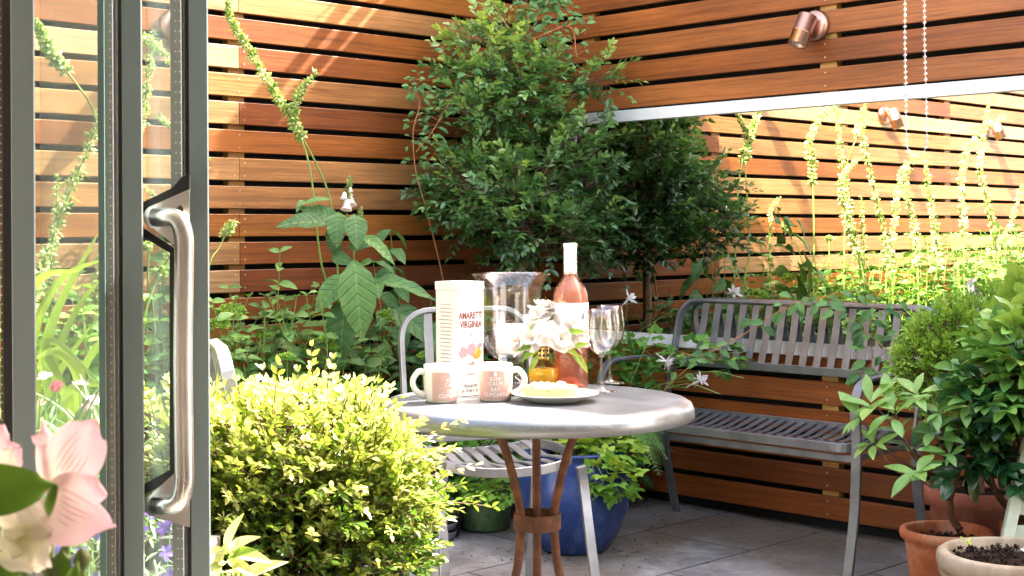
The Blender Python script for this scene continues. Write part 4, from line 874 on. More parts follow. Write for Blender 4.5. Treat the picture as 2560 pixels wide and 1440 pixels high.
for pts, f0, f1, w_, lb, n in mfox:
    pp = [refl(x, y, w_) for x, y in pts]; b = pp[0].copy(); b[2] = BZ-.02
    pm = foxglove(lb, [([b]+pp, f0, f1, n)], [], pods=.0165 if n > 60 else .013, stemr=.005, group='foxgloves seen in the mirror', tn=.75)
    P = []; D_ = []
    for k in range(8): a = rng.random()*6.28; P.append(b+[0, 0, .03+.05*rng.random()]); D_.append([math.cos(a), math.sin(a), rng.uniform(.4, 1.3)])
    lm = MB().leaves(T_BIG, P, D_, [(0, 0, 1)], rng.uniform(.16, .28, 8), None); lm.build('basal_leaves', G_FOX, pm, True)
bells = [(refl(2240, 560, .3), (0, 0, -1), .06), (refl(2545, 520, .3), (0, 0, -1), .06), (refl(1822, 520, .3), (0, 0, -1), .05)]
for (lb, u0, u1, h0, h1, n, ll, mat, tp, wd, tn) in (
    ('broad pale-veined leaves low at the left end of the mirror', .75, 1.2, .15, .35, 12, .17, G_FOX, T_BIG, .9, .4),
    ('shaded leafy perennial seen in the mirror above the left half of the bench back', 1.3, 2.1, .28, .50, 44, .09, G_MID, T_OVATE, .9, .6),
    ('feathery green perennial seen in the mirror above the middle of the bench back', 2.1, 2.9, .3, .55, 56, .09, G_COL, T_OVATE, .8, .5),
    ('sunlit lime perennial seen in the mirror above the right half of the bench back', 2.9, 3.7, .38, .66, 56, .10, G_MID, T_OVATE, .9, .8),
    ('sunlit broad-leaved hosta seen in the mirror between foxglove stems', 3.2, 4.0, .25, .45, 12, .22, G_HOSTA, T_BIG, .9, .4),
    ('brightest sunlit foliage at the right end of the mirror', 3.7, 4.7, .4, .72, 56, .11, G_MID, T_OVATE, .9, .8),
    ('sunlit shrub beyond the right edge of the mirror', 4.7, 5.4, .4, .7, 24, .11, G_COL, T_OVATE, .9, .7)):
    clump('leafy_perennial', lb, [(wall(u, w_, BZ-.02), wall(u+rng.normal(0, .08), min(.56, max(.08, w_+rng.normal(0, .06))), BZ+h)) for u, w_, h in zip(rng.uniform(u0, u1, n), rng.uniform(.1, .52, n), rng.uniform(h0, h1, n))], mat, ll, 7, tp, wd, tn=tn)
bh = clump('bigleaf_plant', 'large drooping-leaved plant seen in the mirror right of the reflected tree trunk', [(wall(.98, .3, BZ-.02), wall(1.0, .3, 1.12)), (wall(1.12, .34, BZ-.02), wall(1.1, .32, 1.0))], G_FOX, .17, 6, T_BIG, .95, tn=.5, droop=.7, start=.5)
#PART3
# ------------------------------------------------------------------ pots on the paving
bc = flr(1440, 1393, 0); bc[1] += .13; bc[2] = 0
bp_ = potted([(0, .002), (.115, .002), (.125, .012), (.16, .07), (.19, .15), (.198, .21), (.190, .275), (.170, .32), (.172, .335), (.182, .345), (.170, .352), (.155, .34), (.155, .30)], bc, BLUE, 'plant_pot', 'large round blue glazed pot on the paving behind the table legs', 'plant pot', .31, .155)
gc = flr(1210, 1335, 0); gc[1] += .1; gc[2] = 0
potted([(0, .002), (.088, .002), (.096, .012), (.103, .12), (.105, .215), (.108, .225), (.097, .228), (.094, .20)], gc, GREENGL, 'plant_pot', 'cylindrical dark green glazed pot left of the blue pot', 'plant pot', .2, .094)
kc = flr(1122, 1345, 0); kc[1] += .03; kc[2] = 0
potted([(0, .001), (.035, .001), (.048, .075), (.050, .078), (.046, .08), (.045, .07)], kc, RUBBER, 'plant_pot', 'small black plastic pot of spiky grass beside the green pot', 'plant pot', .07, .045)
gr = thing('grass_plant', 'tuft of spiky grass growing in the small black pot', 'plant', kc+[0, 0, .075]); n = 46; a = rng.random(n)*6.28
MB().leaves(T_BLADE, kc+np.array([0, 0, .078])+rng.normal(0, .01, (n, 3))*[1, 1, 0], np.stack([np.cos(a)*.8, np.sin(a)*.8, rng.uniform(.5, 2, n)], 1), [(0, 0, 1)], rng.uniform(.07, .15, n), None).build('blades', G_BLADE, gr)
q = flr(1095, 1352, 0); dl = MB(); 
for k, (sx, sy, sz, z) in enumerate(((.13, .09, .03, .015), (.11, .075, .028, .045))): dl.box((q[0], q[1]+.02, z), (sx, sy, sz), MT)
lt = thing('stacked_saucers', 'two shiny dark stacked metal dishes on the paving behind the box bush', 'dish', (q[0], q[1], 0)); 
for z in (0, .03): MB().lathe([(0, z+.001), (.045, z+.001), (.062, z+.012), (.068, z+.034), (.065, z+.034), (.058, z+.014), (0, z+.006)], (q[0], q[1]+.02, 0), 28).build('dish', BENCH_M, lt, True)
# columbine and ferns in the pots
def mound(name, label, c, blobs_, n, ll, tpl, mat, tn, cat='plant', stem=True, up=.6, jit=.4):
    root = thing(name, label, cat, c); P, d, rr = crown_pts(blobs_, n, .3); D_ = d*[1, 1, .5]+[0, 0, up*0.3]+rng.normal(0, jit, d.shape); lm = MB()
    k = in_garden(P, .03, .05); P, d, D_ = P[k], d[k], D_[k]; n = len(P)
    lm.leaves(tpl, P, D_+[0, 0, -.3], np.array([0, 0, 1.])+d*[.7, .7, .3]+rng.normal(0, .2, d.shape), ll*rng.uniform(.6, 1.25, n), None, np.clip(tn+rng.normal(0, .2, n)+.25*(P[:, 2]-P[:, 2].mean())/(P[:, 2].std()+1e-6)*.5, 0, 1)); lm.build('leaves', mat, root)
    if stem:
        sm = MB()
        for i in range(0, n, 3): sm.tube([np.asarray(c)+rng.normal(0, .02, 3)*[1, 1, 0], (np.asarray(c)+P[i])/2+[0, 0, .04], P[i]], .0011, 3, cap=False)
        sm.build('stems', STALK, root)
    return root
def B(px, py, Y, rx, ry, rz): return (at(px, py, Y), np.array([rx, ry, rz]))
mound('columbine', 'mound of lobed lime columbine leaves spilling over the right side of the blue pot', bc+[.03, 0, .31], [B(1510, 1120, 4.92, .14, .12, .08), B(1530, 1195, 4.76, .09, .05, .08), B(1450, 1090, 4.98, .12, .12, .06)], 250, .055, T_LOBED, G_COL, .9)
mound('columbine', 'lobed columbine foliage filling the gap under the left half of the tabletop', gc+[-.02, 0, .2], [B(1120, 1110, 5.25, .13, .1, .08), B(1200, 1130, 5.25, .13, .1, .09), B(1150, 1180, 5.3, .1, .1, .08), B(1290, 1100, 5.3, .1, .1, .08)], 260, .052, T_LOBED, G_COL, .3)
mound('geranium', 'low drooping leaves hanging over the rim of the green glazed pot', gc+[.03, 0, .2], [B(1255, 1235, 5.14, .07, .05, .05), B(1200, 1215, 5.2, .09, .06, .03)], 60, .055, T_LOBED, G_COL, .8)
def fern(label, c, tips_, w0=.075):
    root = thing('fern', label, 'fern', c); fm = MB(); sm = MB()
    for t_ in tips_:
        t_ = np.asarray(t_); m_ = (c+t_)/2+[0, 0, .09]; C_ = curve([c, m_, t_], 26); sm.tube(C_, [.0016, .0006], 4); T = np.gradient(C_, axis=0)
        for k in range(4, 26):
            f = (k-4)/22; w_ = w0*math.sin(min(1, f*2.2+.25)*math.pi/2)*(1-f)**.75+.006; tt = nz(T[k]); sd_ = nz(np.cross(tt, [0, 0, 1]))
            for s in (-1, 1):
                d = nz(sd_*s+tt*.35+[0, 0, -.2]); m2 = 8; P = []; D_ = []
                for j in range(m2):
                    g_ = (j+.4)/m2; p = C_[k]+d*w_*g_
                    for s2 in (-1, 1): P.append(p); D_.append(d*.5+tt*s2)
                fm.leaves(leaf(2, .6, .4, .1, .1), P, D_, [(0, 0, 1)], w_*.17*np.repeat(1-.6*np.arange(m2)/m2, 2), None, rng.uniform(.2, .9))
    fm.build('fronds', G_FERN, root); sm.build('stems', STALK, root); return root
fc = at(1545, 1180, 5.15); fc[2] = .33
fern('green fern with toothed fronds at the right edge of the tabletop beside the bench', fc, [at(*k) for k in ((1662, 1125, 5.0), (1660, 1085, 5.05), (1600, 1060, 5.3), (1650, 1190, 4.95), (1600, 1120, 4.85), (1560, 1070, 5.2), (1635, 1100, 5.15), (1630, 1150, 4.85), (1670, 1150, 5.05), (1615, 1085, 4.95))], .10)
fc = at(1330, 1200, 5.3); fc[2] = .3
fern('soft fern fronds under the middle of the tabletop behind its legs', fc, [at(*k) for k in ((1180, 1150, 5.1), (1230, 1110, 5.1), (1420, 1100, 5.1), (1470, 1130, 5.1), (1360, 1070, 5.2), (1270, 1080, 5.3), (1400, 1150, 5.0), (1200, 1100, 5.3))], .065)
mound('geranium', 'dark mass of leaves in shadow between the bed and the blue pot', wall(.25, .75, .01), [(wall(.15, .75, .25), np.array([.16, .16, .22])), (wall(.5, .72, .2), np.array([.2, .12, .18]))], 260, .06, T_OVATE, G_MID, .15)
# columbine with white spurred flowers between table and bench
ac = wall(.10, .50, BZ-.02)
aq = mound('columbine', 'airy columbine with white spurred flowers reaching across the left end of the bench', ac, [B(1560, 900, 5.55, .13, .12, .08), B(1620, 870, 5.5, .12, .1, .06), B(1560, 960, 5.5, .12, .12, .08), B(1650, 940, 5.4, .1, .06, .07), B(1720, 870, 5.4, .12, .05, .06), B(1800, 900, 5.35, .10, .04, .05)], 210, .045, T_LOBED, G_COL, .3)
fl_ = MB(); sm = MB()
for px, py, Y, s, dd in ((1572, 745, 5.45, .05, (.6, -.4, .5)), (1665, 903, 5.2, .055, (.9, -.4, -.3)), (1752, 948, 5.1, .045, (.5, -.5, .3)), (1690, 770, 5.4, .0, (0, 0, 1))):
    c = at(px, py, Y); sm.tube(curve([ac+rng.normal(0, .02, 3)*[1, 1, 0], (ac+c)/2+rng.normal(0, .04, 3), c], 14), .0014, 4)
    if s:
        ax = nz(dd); flower(fl_, c, ax, s*.8, 5, leaf(4, .42, .5, -.2, .1), .7, .9); flower(fl_, c, ax, s*.55, 5, leaf(3, .6, .7, -.4, .1), .3, .8, .6)
        for k in range(5): e = c-ax*s*.8+rng.normal(0, s*.25, 3); fl_.tube([c, (c+e)/2, e], [s*.05, s*.02], 4)
for p_ in (((1600, 960, 5.4), (1680, 900, 5.2), (1860, 880, 5.1)), ((1640, 980, 5.3), (1720, 960, 5.1), (1800, 985, 5.0)), ((1560, 1000, 5.4), (1600, 900, 5.4), (1640, 800, 5.4)), ((1600, 980, 5.4), (1760, 930, 5.1), (1860, 945, 5.0))): sm.tube(curve([at(*k) for k in p_], 16), .0015, 4)
fl_.build('white_flowers', PET_W, aq); sm.build('flower_stems', STALK, aq)
# orange-stemmed vine over the bench
vn = thing('climbing_vine', 'orange-stemmed vine running diagonally across the bench back', 'climber', rwall(.9, .55, .55)); vs_ = MB(); vl = MB()
vine([at(1650, 985, 5.3), at(1745, 900, 5.15), at(1860, 835, 5.1), at(1945, 780, 5.08), at(2010, 762, 5.1)], vs_, .048, 8, .0028, .1, tn=.6)
vine([at(2010, 762, 5.1), at(2110, 790, 4.9), at(2200, 860, 4.75), at(2330, 960, 4.55)], vs_, .05, 8, .0016, .05, tn=.65)
vine([at(1700, 880, 5.2), at(1780, 900, 5.15), at(1830, 890, 5.1)], vs_, .045, 4, .0014, .1, tn=.6)
vine([at(2130, 960, 4.8), at(2180, 900, 4.8), at(2170, 820, 4.8), at(2200, 780, 4.8)], vs_, .05, 9, .0012, .05, tn=.7)
vine([at(1950, 770, 5.05), at(2050, 745, 5.05), at(2180, 765, 4.95), at(2290, 790, 4.8)], vs_, .045, 10, .0014, .02, tn=.85)
vs_.build('stem', TAN, vn, True); vl.build('leaves', G_MID, vn)
# ------------------------------------------------------------------ right side: pots and shrubs
wc = at(2452, 1300, 4.35); wc[2] = 0
potted([(0, .002), (.115, .002), (.12, .01), (.152, .27), (.165, .272), (.168, .315), (.160, .322), (.146, .32), (.142, .29)], wc, TERRA_OLD, 'plant_pot', 'big weathered terracotta pot standing behind the smaller orange one at right', 'plant pot', .285, .142)
bb = thing('box_bush', 'clipped fresh green box bush growing over the right end of the bench', 'bush', wc+[0, 0, .29]); P, d, rr = crown_pts([B(2365, 890, 4.42, .12, .13, .13), B(2410, 830, 4.5, .12, .12, .09), B(2330, 940, 4.42, .11, .12, .11), B(2500, 800, 4.6, .12, .12, .09), B(2420, 930, 4.5, .14, .12, .14)], 1500, .6)
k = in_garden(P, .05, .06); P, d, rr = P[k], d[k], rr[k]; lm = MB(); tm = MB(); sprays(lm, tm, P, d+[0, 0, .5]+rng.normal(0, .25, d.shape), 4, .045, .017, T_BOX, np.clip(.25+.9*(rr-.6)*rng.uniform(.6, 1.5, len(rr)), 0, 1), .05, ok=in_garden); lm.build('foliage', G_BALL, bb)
tm.tube(curve([wc+[0, 0, .28], at(2440, 1080, 4.4), at(2380, 930, 4.42)], 8), [.014, .006], 7); tm.tube(curve([wc+[0, 0, .28], at(2450, 1080, 4.5), at(2470, 850, 4.5)], 8), [.010, .004], 7); tm.build('branches', DARKBARK, bb)
# camellia
cc = at(2640, 1330, 3.95); cc[2] = 0
potted([(0, .002), (.10, .002), (.105, .01), (.135, .24), (.147, .242), (.149, .28), (.14, .285), (.128, .28), (.125, .25)], cc, TERRA, 'plant_pot', 'terracotta pot of the glossy camellia, just beyond the right edge of the picture', 'plant pot', .25, .125)
ca = thing('camellia_bush', 'glossy camellia bush with lime new leaves at the right edge', 'bush', cc+[0, 0, .25]); lm = MB(); tm = MB()
P, d, rr = crown_pts([B(2560, 1000, 3.98, .15, .15, .16), B(2610, 830, 4.05, .12, .13, .11), B(2480, 1110, 3.95, .08, .10, .08), B(2560, 1130, 3.95, .11, .12, .07), B(2470, 980, 3.95, .05, .08, .06), B(2640, 950, 3.9, .12, .12, .2)], 190, .45)
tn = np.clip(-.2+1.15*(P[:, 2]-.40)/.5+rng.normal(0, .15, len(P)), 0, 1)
sprays(lm, None, P, d*[1, 1, .5]+[-.1, -.15, .35]+rng.normal(0, .25, d.shape), 3, rng.uniform(.06, .12, len(P)), .070, T_GLOSSY, tn, .15, flat=.3)
sp0 = cc+[0, 0, .25]
for i in range(0, len(P), 4): tm.tube(curve([sp0, (sp0+P[i])/2+[0, 0, -.06]+rng.normal(0, .02, 3), P[i]], 10), [.009, .003], 6)
for i in range(len(P)): e = nz(d[i]*[1, 1, .5]+[-.1, -.15, .35]); tm.tube([P[i]-e*.05, P[i]+e*.09], [.003, .0015], 4)
lm.build('foliage', G_GLOSS, ca, True); tm.build('branches', DARKBARK, ca)
# rhododendron in the front terracotta pot
rc_ = at(2366, 1400, 4.0); rc_[2] = 0
potted([(0, .002), (.082, .002), (.085, .01), (.112, .22), (.115, .235), (.125, .24), (.129, .252), (.125, .264), (.115, .266), (.108, .262), (.104, .22)], rc_, TERRA, 'plant_pot', 'orange terracotta pot of the whorl-leaved shrub in front of the fence', 'plant pot', .225, .103)
rh = thing('rhododendron', 'young rhododendron with whorls of long leaves in the orange terracotta pot', 'shrub', rc_+[.02, 0, .23]); lm = MB(); tm = MB(); o0 = at(2400, 1325, 3.98)
j1 = at(2375, 1250, 3.97); j2 = at(2400, 1170, 3.95); j3 = at(2330, 1190, 3.95)
tm.tube(curve([o0, at(2378, 1290, 3.98), j1], 8), [.011, .009], 8); tm.tube(curve([j1, j2], 4), [.008, .006], 7); tm.tube(curve([j1, j3], 4), [.008, .006], 7)
for px, py, Y, ln, tn, frm in ((2185, 1010, 3.9, .10, .8, 3), (2225, 985, 4.0, .085, .9, 3), (2150, 1045, 3.9, .09, .7, 3), (2290, 990, 3.95, .09, .8, 2), (2345, 1030, 3.9, .09, .7, 2), (2290, 1185, 3.75, .095, .75, 3), (2185, 1110, 3.85, .075, .8, 3), (2250, 1075, 3.95, .085, .35, 3), (2335, 1090, 3.9, .085, .4, 2), (2400, 1075, 3.9, .08, .4, 2), (2460, 1100, 3.9, .08, .4, 2), (2280, 1120, 3.95, .08, .3, 3), (2230, 1040, 3.85, .09, .6, 3), (2370, 1140, 3.85, .07, .5, 2), (2415, 1010, 3.9, .08, .6, 2)):
    c = at(px, py, Y); fr_ = j3 if frm == 3 else j2; tm.tube(curve([fr_, (fr_+c)/2+rng.normal(0, .012, 3)-[0, 0, .02], c], 8), [.005, .0025], 5)
    ax = nz([-.35, -.5, .8]) if px == 2290 else nz(c-fr_+[0, -.05, .1]); q = nz(np.cross(ax, [.3, .2, 1])); p = np.cross(ax, q); nl = random.randint(6, 8)
    for k in range(nl):
        a = k*2*math.pi/nl+random.random()*.5; d = ax*rng.uniform(.1, 1.1)+(q*math.cos(a)+p*math.sin(a))+[0, 0, rng.uniform(-.5, .2)]; lm.leaves(T_RHODO, [c+rng.normal(0, .006, 3)], [d], [ax+[0, 0, .4]], ln*rng.uniform(.5, 1.2), None, [min(1, max(0, tn+random.uniform(-.2, .15)))])
lm.build('foliage', G_RHODO, rh, True); tm.build('branches', DARKBARK, rh, True)
# stone bowl
sc_ = at(2530, 1400, 3.42); sc_[2] = 0; S_ = MB()
sr = potted([(0, .002), (.10, .002), (.11, .02), (.095, .05), (.12, .12), (.145, .2), (.155, .262), (.160, .27), (.163, .285), (.172, .29), (.176, .305), (.174, .325), (.164, .332), (.150, .33), (.145, .30)], sc_, STONE, 'stone_planter', 'cast stone planter with a rope-moulded rim, filled with dark soil, in the bottom right corner', 'planter', .305, .146)
rp = MB()
for k in range(64):
    a = k*2*math.pi/64; p = sc_+np.array([.163*math.cos(a), .163*math.sin(a), .276]); tt_ = np.array([-math.sin(a), math.cos(a), .9]); tt_ = nz(tt_); rp.tube([p-tt_*.011, p-tt_*.006, p+tt_*.006, p+tt_*.011], [.003, .0062, .0062, .003], 6)
rp.build('rope_moulding', STONE, sr, True)
pp_ = MB(); c = at(2550, 1372, 3.38); 
for k in range(3): pp_.leaves(T_PETAL, [c+[.008*k, 0, .004*k]], [(1, .3*k-.3, .15)], [(0, -.3, 1)], .028, None, [.9])
tag(pp_.build('fallen_petal', PET_D, None, True, loc=c), 'pale pink fallen petals lying on the soil of the stone planter', 'petals')
sd_ = MB(); c = at(2413, 1352, 3.36); 
for k in range(7): sd_.leaves(T_BOX, [c+rng.normal(0, .006, 3)*[1, 1, .3]], [rng.normal(0, 1, 3)+[0, 0, .8]], [(0, 0, 1)], .014, None, [.8])
tag(sd_.build('seedling', G_BALL, None, False, loc=c), 'tiny green seedling sprouting at the left of the stone planter soil', 'seedling')
# pale green slatted wooden frame
PG = m_plain('pale_green_paint', (.48, .56, .42), .5, 0, 60, .06, .1); wf = thing('garden_trellis', 'pale green painted slatted wooden trellis leaning beside the camellia', 'trellis', at(2510, 1335, 3.75)*[1, 1, 0])
f0, f1 = at(2508, 1390, 3.78), at(2575, 1080, 3.88); f0 = f0+(f0-f1)*(f0[2]/(f1[2]-f0[2])); MB().bar([f0, f1], .032, .018, (.1, -1, .2)).build('post', PG, wf)
g0, g1 = f0+[.36, .0, 0], f1+[.36, .0, 0]; MB().bar([g0, g1], .032, .018, (.1, -1, .2)).build('post', PG, wf)
for k in range(7):
    t_ = .12+.8*k/6; a, b = f0+(f1-f0)*t_, g0+(g1-g0)*t_; MB().bar([a+[.0, .014, 0], b+[.0, .014, 0]], .012, .05, (0, .1, 1)).build('slat', PG, wf)
# ------------------------------------------------------------------ foreground box bush (sunlit)
fbc = at(745, 1180, 2.62); fb0 = np.array([fbc[0], fbc[1], 0])
potted([(0, .002), (.13, .002), (.135, .01), (.165, .34), (.178, .342), (.18, .385), (.17, .39), (.156, .385), (.152, .35)], fb0, TERRA, 'plant_pot', 'terracotta pot under the big sunlit box bush, below the picture edge', 'plant pot', .36, .15)
fb = thing('box_bush', 'big yellow-green box bush in full sun in front of the table', 'bush', fb0+[0, 0, .36]); lm = MB(); tm = MB()
fbl = [B(760, 1130, 2.62, .21, .2, .17), B(720, 1085, 2.66, .17, .17, .12), B(880, 1090, 2.62, .13, .14, .12), B(930, 1220, 2.6, .12, .14, .13), B(960, 1170, 2.62, .12, .12, .09), B(600, 1165, 2.6, .17, .17, .14), B(760, 1290, 2.6, .22, .2, .10), B(890, 1320, 2.6, .13, .14, .08), B(480, 1080, 2.64, .13, .14, .11), B(640, 1290, 2.6, .16, .16, .10)]
fbl = [(c-np.array([.018, 0, .055]), r*np.array([.9, .9, .85])) for c, r in fbl]
P, d, rr = crown_pts(fbl, 3000, .62); k = rng.random(len(P)) < .16; P[k] += d[k]*rng.uniform(.0, .045, (k.sum(), 1)); P[k, 2] += .01; dirs = d*[1, 1, .7]+[0, 0, .45]+rng.normal(0, .3, d.shape)
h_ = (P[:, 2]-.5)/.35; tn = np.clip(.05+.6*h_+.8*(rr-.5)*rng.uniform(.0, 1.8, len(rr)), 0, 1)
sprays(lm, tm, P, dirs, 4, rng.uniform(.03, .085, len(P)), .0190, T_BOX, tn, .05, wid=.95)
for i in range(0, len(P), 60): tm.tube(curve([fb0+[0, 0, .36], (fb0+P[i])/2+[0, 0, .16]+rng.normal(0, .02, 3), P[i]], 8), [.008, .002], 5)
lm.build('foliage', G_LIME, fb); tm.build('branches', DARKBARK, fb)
# planter box with iris, dianthus, lobelia and variegated plant
px0, px1, py0, py1, pz = -1.22, -.49, 1.98, 2.36, .60
pb = thing('planter_box', 'dark planter box behind the glass door holding iris, dianthus and lobelia', 'planter', ((px0+px1)/2, (py0+py1)/2, 0))
mb = MB()
for c, sz in ((((px0+px1)/2, py0, pz/2+.002), (px1-px0, .025, pz)), (((px0+px1)/2, py1, pz/2+.002), (px1-px0, .025, pz)), ((px0+.0125, (py0+py1)/2, pz/2+.002), (.025, py1-py0-.026, pz)), ((px1-.0125, (py0+py1)/2, pz/2+.002), (.025, py1-py0-.026, pz))): mb.box(c, sz)
mb.build('sides', m_plain('grey_planter_wood', (.08, .075, .065), .8, 0, 20, .3), pb); MB().box(((px0+px1)/2, (py0+py1)/2, pz/2-.02), (px1-px0-.052, py1-py0-.026, pz-.05)).build('soil', SOIL, pb)
ir = thing('iris_plant', 'clump of long arching yellow-green iris leaves behind the wide glass pane', 'plant', (-.9, 2.3, .58)); lm = MB()
def ribbon(mb, pts, w_, tn):
    C_ = curve(pts, 16); n = len(C_); T = np.gradient(C_, axis=0); V = []
    for i in range(n):
        f = i/(n-1); ww = w_*(.75+.5*f if f < .5 else 1.0)*(1 if f < .6 else max(.02, (1-(f-.6)/.4)**.7)); ww *= .72; s = nz(np.cross(T[i], [.15, -1, .25])); nn = nz(np.cross(s, T[i]))
        V += [C_[i]-s*ww/2, C_[i]+nn*ww*.12, C_[i]+s*ww/2]
    mb.add(V, [(i*3+j, i*3+j+1, (i+1)*3+j+1, (i+1)*3+j) for i in range(n-1) for j in range(2)], tn)
for pts, w_, tn in ((((130, 1040, 2.35), (110, 900, 2.35), (150, 760, 2.35), (250, 575, 2.35)), .026, .5), (((100, 1040, 2.32), (80, 860, 2.32), (150, 700, 2.32), (280, 640, 2.3)), .022, .7), (((150, 1040, 2.38), (140, 900, 2.38), (200, 760, 2.4), (262, 690, 2.4)), .018, .4), (((60, 1000, 2.3), (60, 780, 2.3), (110, 690, 2.3), (210, 676, 2.25)), .024, .9), (((200, 1060, 2.3), (195, 930, 2.3), (140, 878, 2.3), (85, 900, 2.28)), .028, 1.), (((180, 1050, 2.34), (150, 960, 2.3), (110, 870, 2.3), (150, 860, 2.3), (250, 960, 2.25)), .024, .6), (((110, 1050, 2.33), (140, 950, 2.33), (180, 880, 2.33), (240, 800, 2.33)), .016, .5), (((160, 1060, 2.3), (170, 980, 2.3), (230, 960, 2.3), (320, 985, 2.28)), .018, .7), (((90, 1060, 2.36), (70, 900, 2.36), (50, 760, 2.36), (20, 600, 2.36)), .024, .4), (((170, 1060, 2.4), (220, 900, 2.4), (300, 820, 2.4), (400, 800, 2.4)), .018, .5)):
    P_ = [at(*k) for k in pts]; b = P_[0].copy(); b[2] = .58; ribbon(lm, [b]+P_, w_, tn)
lm.build('leaves', G_IRIS, ir, True)
di = thing('dianthus', 'grey-green dianthus with pink and white flowers behind the wide glass pane', 'flowers', (-.85, 2.15, .58)); lm = MB(); sm = MB(); hm = MB(); n = 700
P = np.stack([rng.uniform(-1.05, -.62, n), rng.uniform(2.03, 2.3, n), np.full(n, .58)+rng.uniform(0, .24, n)], 1); lm.leaves(leaf(4, .09, .3, .4, .3), P, rng.normal(0, .5, (n, 3))+[0, 0, 1], [(0, 0, 1)], rng.uniform(.05, .11, n), None)
for px, py, tn in ((140, 965, .2), (215, 1020, .9), (110, 940, 1), (232, 1110, .6), (215, 1075, .9), (150, 1100, 1.), (180, 1060, 1.), (100, 1010, .8), (235, 1000, 1), (200, 960, .9)):
    c = at(px, py, 2.15); ax = nz(rng.normal(0, .3, 3)+[0, -.5, .8]); flower(hm, c, ax, .012, 5, leaf(4, .95, .75, .1, .1), .9, tn); flower(hm, c+ax*.002, ax, .008, 5, leaf(4, .95, .75, .1, .1), .7, tn*.5); b = c.copy(); b[2] = .58; sm.tube(curve([b+rng.normal(0, .02, 3)*[1, 1, 0], (b+c)/2, c], 6), .0012, 4)
lm.build('leaves', G_BLADE, di); hm.build('flowers', PET_D, di); sm.build('stems', STALK, di)
lo = thing('lobelia', 'violet lobelia trailing at the foot of the glass door', 'flowers', (-.7, 2.0, .58)); lm = MB(); hm = MB(); n = 700
P = np.stack([rng.uniform(-.95, -.50, n), rng.uniform(1.93, 2.12, n), .54+rng.uniform(0, .17, n)], 1); lm.leaves(leaf(3, .22, .4, .3, .2), P, rng.normal(0, .8, (n, 3))+[0, 0, .4], [(0, 0, 1)], rng.uniform(.018, .04, n), None)
n = 70; P = np.stack([rng.uniform(-.93, -.46, n), rng.uniform(1.90, 1.98, n), .56+rng.uniform(0, .17, n)], 1)
for p in P: flower(hm, p, rng.normal(0, .3, 3)+[0, -1, .4], .0125, 5, leaf(3, .6, .65, .1, .1), .9, None, random.random())
for k in range(60): p = np.array([rng.uniform(-.93, -.46), rng.uniform(1.92, 2.05), .57]); lm.tube(curve([p, p+rng.normal(0, .03, 3)+[0, 0, .06], p+rng.normal(0, .04, 3)+[0, 0, .13]], 5), .0008, 3, cap=False)
lm.build('foliage', G_BLADE, lo); hm.build('flowers', PET_V, lo)
potted([(0, .002), (.05, .002), (.07, .5), (.075, .505), (.074, .53), (.066, .53), (.064, .5)], np.array([-.415, 2.17, 0]), RUBBER, 'plant_pot', 'tall dark pot under the variegated plant, hidden below the picture edge', 'plant pot', .51, .064)
va = thing('variegated_plant', 'white-edged variegated leafy plant beside the door stile at the bottom', 'plant', (-.42, 2.12, .58)); lm = MB()
for b, t_, tn in (((567, 1385), (558, 1318), .7), ((568, 1380), (602, 1345), .9), ((568, 1378), (640, 1392), .85), ((566, 1385), (528, 1368), .7), ((568, 1400), (615, 1425), .95), ((566, 1405), (524, 1420), .6), ((570, 1395), (600, 1372), .5), ((600, 1450), (665, 1405), .85), ((600, 1455), (590, 1400), .6), ((545, 1450), (530, 1400), .9)):
    pleaf(lm, leaf(8, .30, .5, .3, .5), b, t_, 2.15, 2.11, 1, (rng.normal(0, .3), -.8, .7), tn)
for k in range(12): a = rng.random()*6.28; lm.leaves(leaf(8, .34, .5, .3, .45), [at(570+rng.uniform(-40, 60), 1460, 2.15)+rng.normal(0, .01, 3)], [(math.cos(a), math.sin(a), .3)], [(0, 0, 1)], .036, None, [rng.random()])
st = MB()
for k in range(5): st.tube([np.array([-.42+rng.normal(0, .02), 2.16, .50]), at(555+12*k, 1430, 2.14)], .002, 5)
lm.build('leaves', G_HOSTA, va, True); st.build('stems', STALK, va)
n = 420; a = rng.random(n); P = []
for k in range(n):
    if k % 3 == 0: c = bc; rr_ = .13+abs(rng.normal(0, .10)); an = rng.random()*6.28; P.append([c[0]+rr_*math.cos(an), c[1]+rr_*math.sin(an), .004])
    elif k % 3 == 1: q = rwall(rng.uniform(.4, 3.), .02+abs(rng.normal(0, .10)), .004); P.append(q)
    else: q = rwall(rng.uniform(.4, 2.6), rng.uniform(.1, 1.8), .004); P.append(q)
n2 = 300; db = MB().leaves(T_BOX, P[:n2], rng.normal(0, 1, (n2, 3))*[1, 1, .08], [(0, 0, 1)], rng.uniform(.006, .02, n2), None); db.leaves(T_POD, P[n2:], rng.normal(0, 1, (n-n2, 3)), [(0, 1, 1)], rng.uniform(.003, .008, n-n2), None)
o = db.build('leaf_litter', m_leaf('dry_leaf_litter', [(0, (.05, .03, .015)), (.6, (.16, .10, .04)), (1, (.25, .22, .08))], .8, .1), None); tag(o, 'scattered dry leaf bits and crumbs of soil on the paving', 'leaf litter'); o['kind'] = 'stuff'
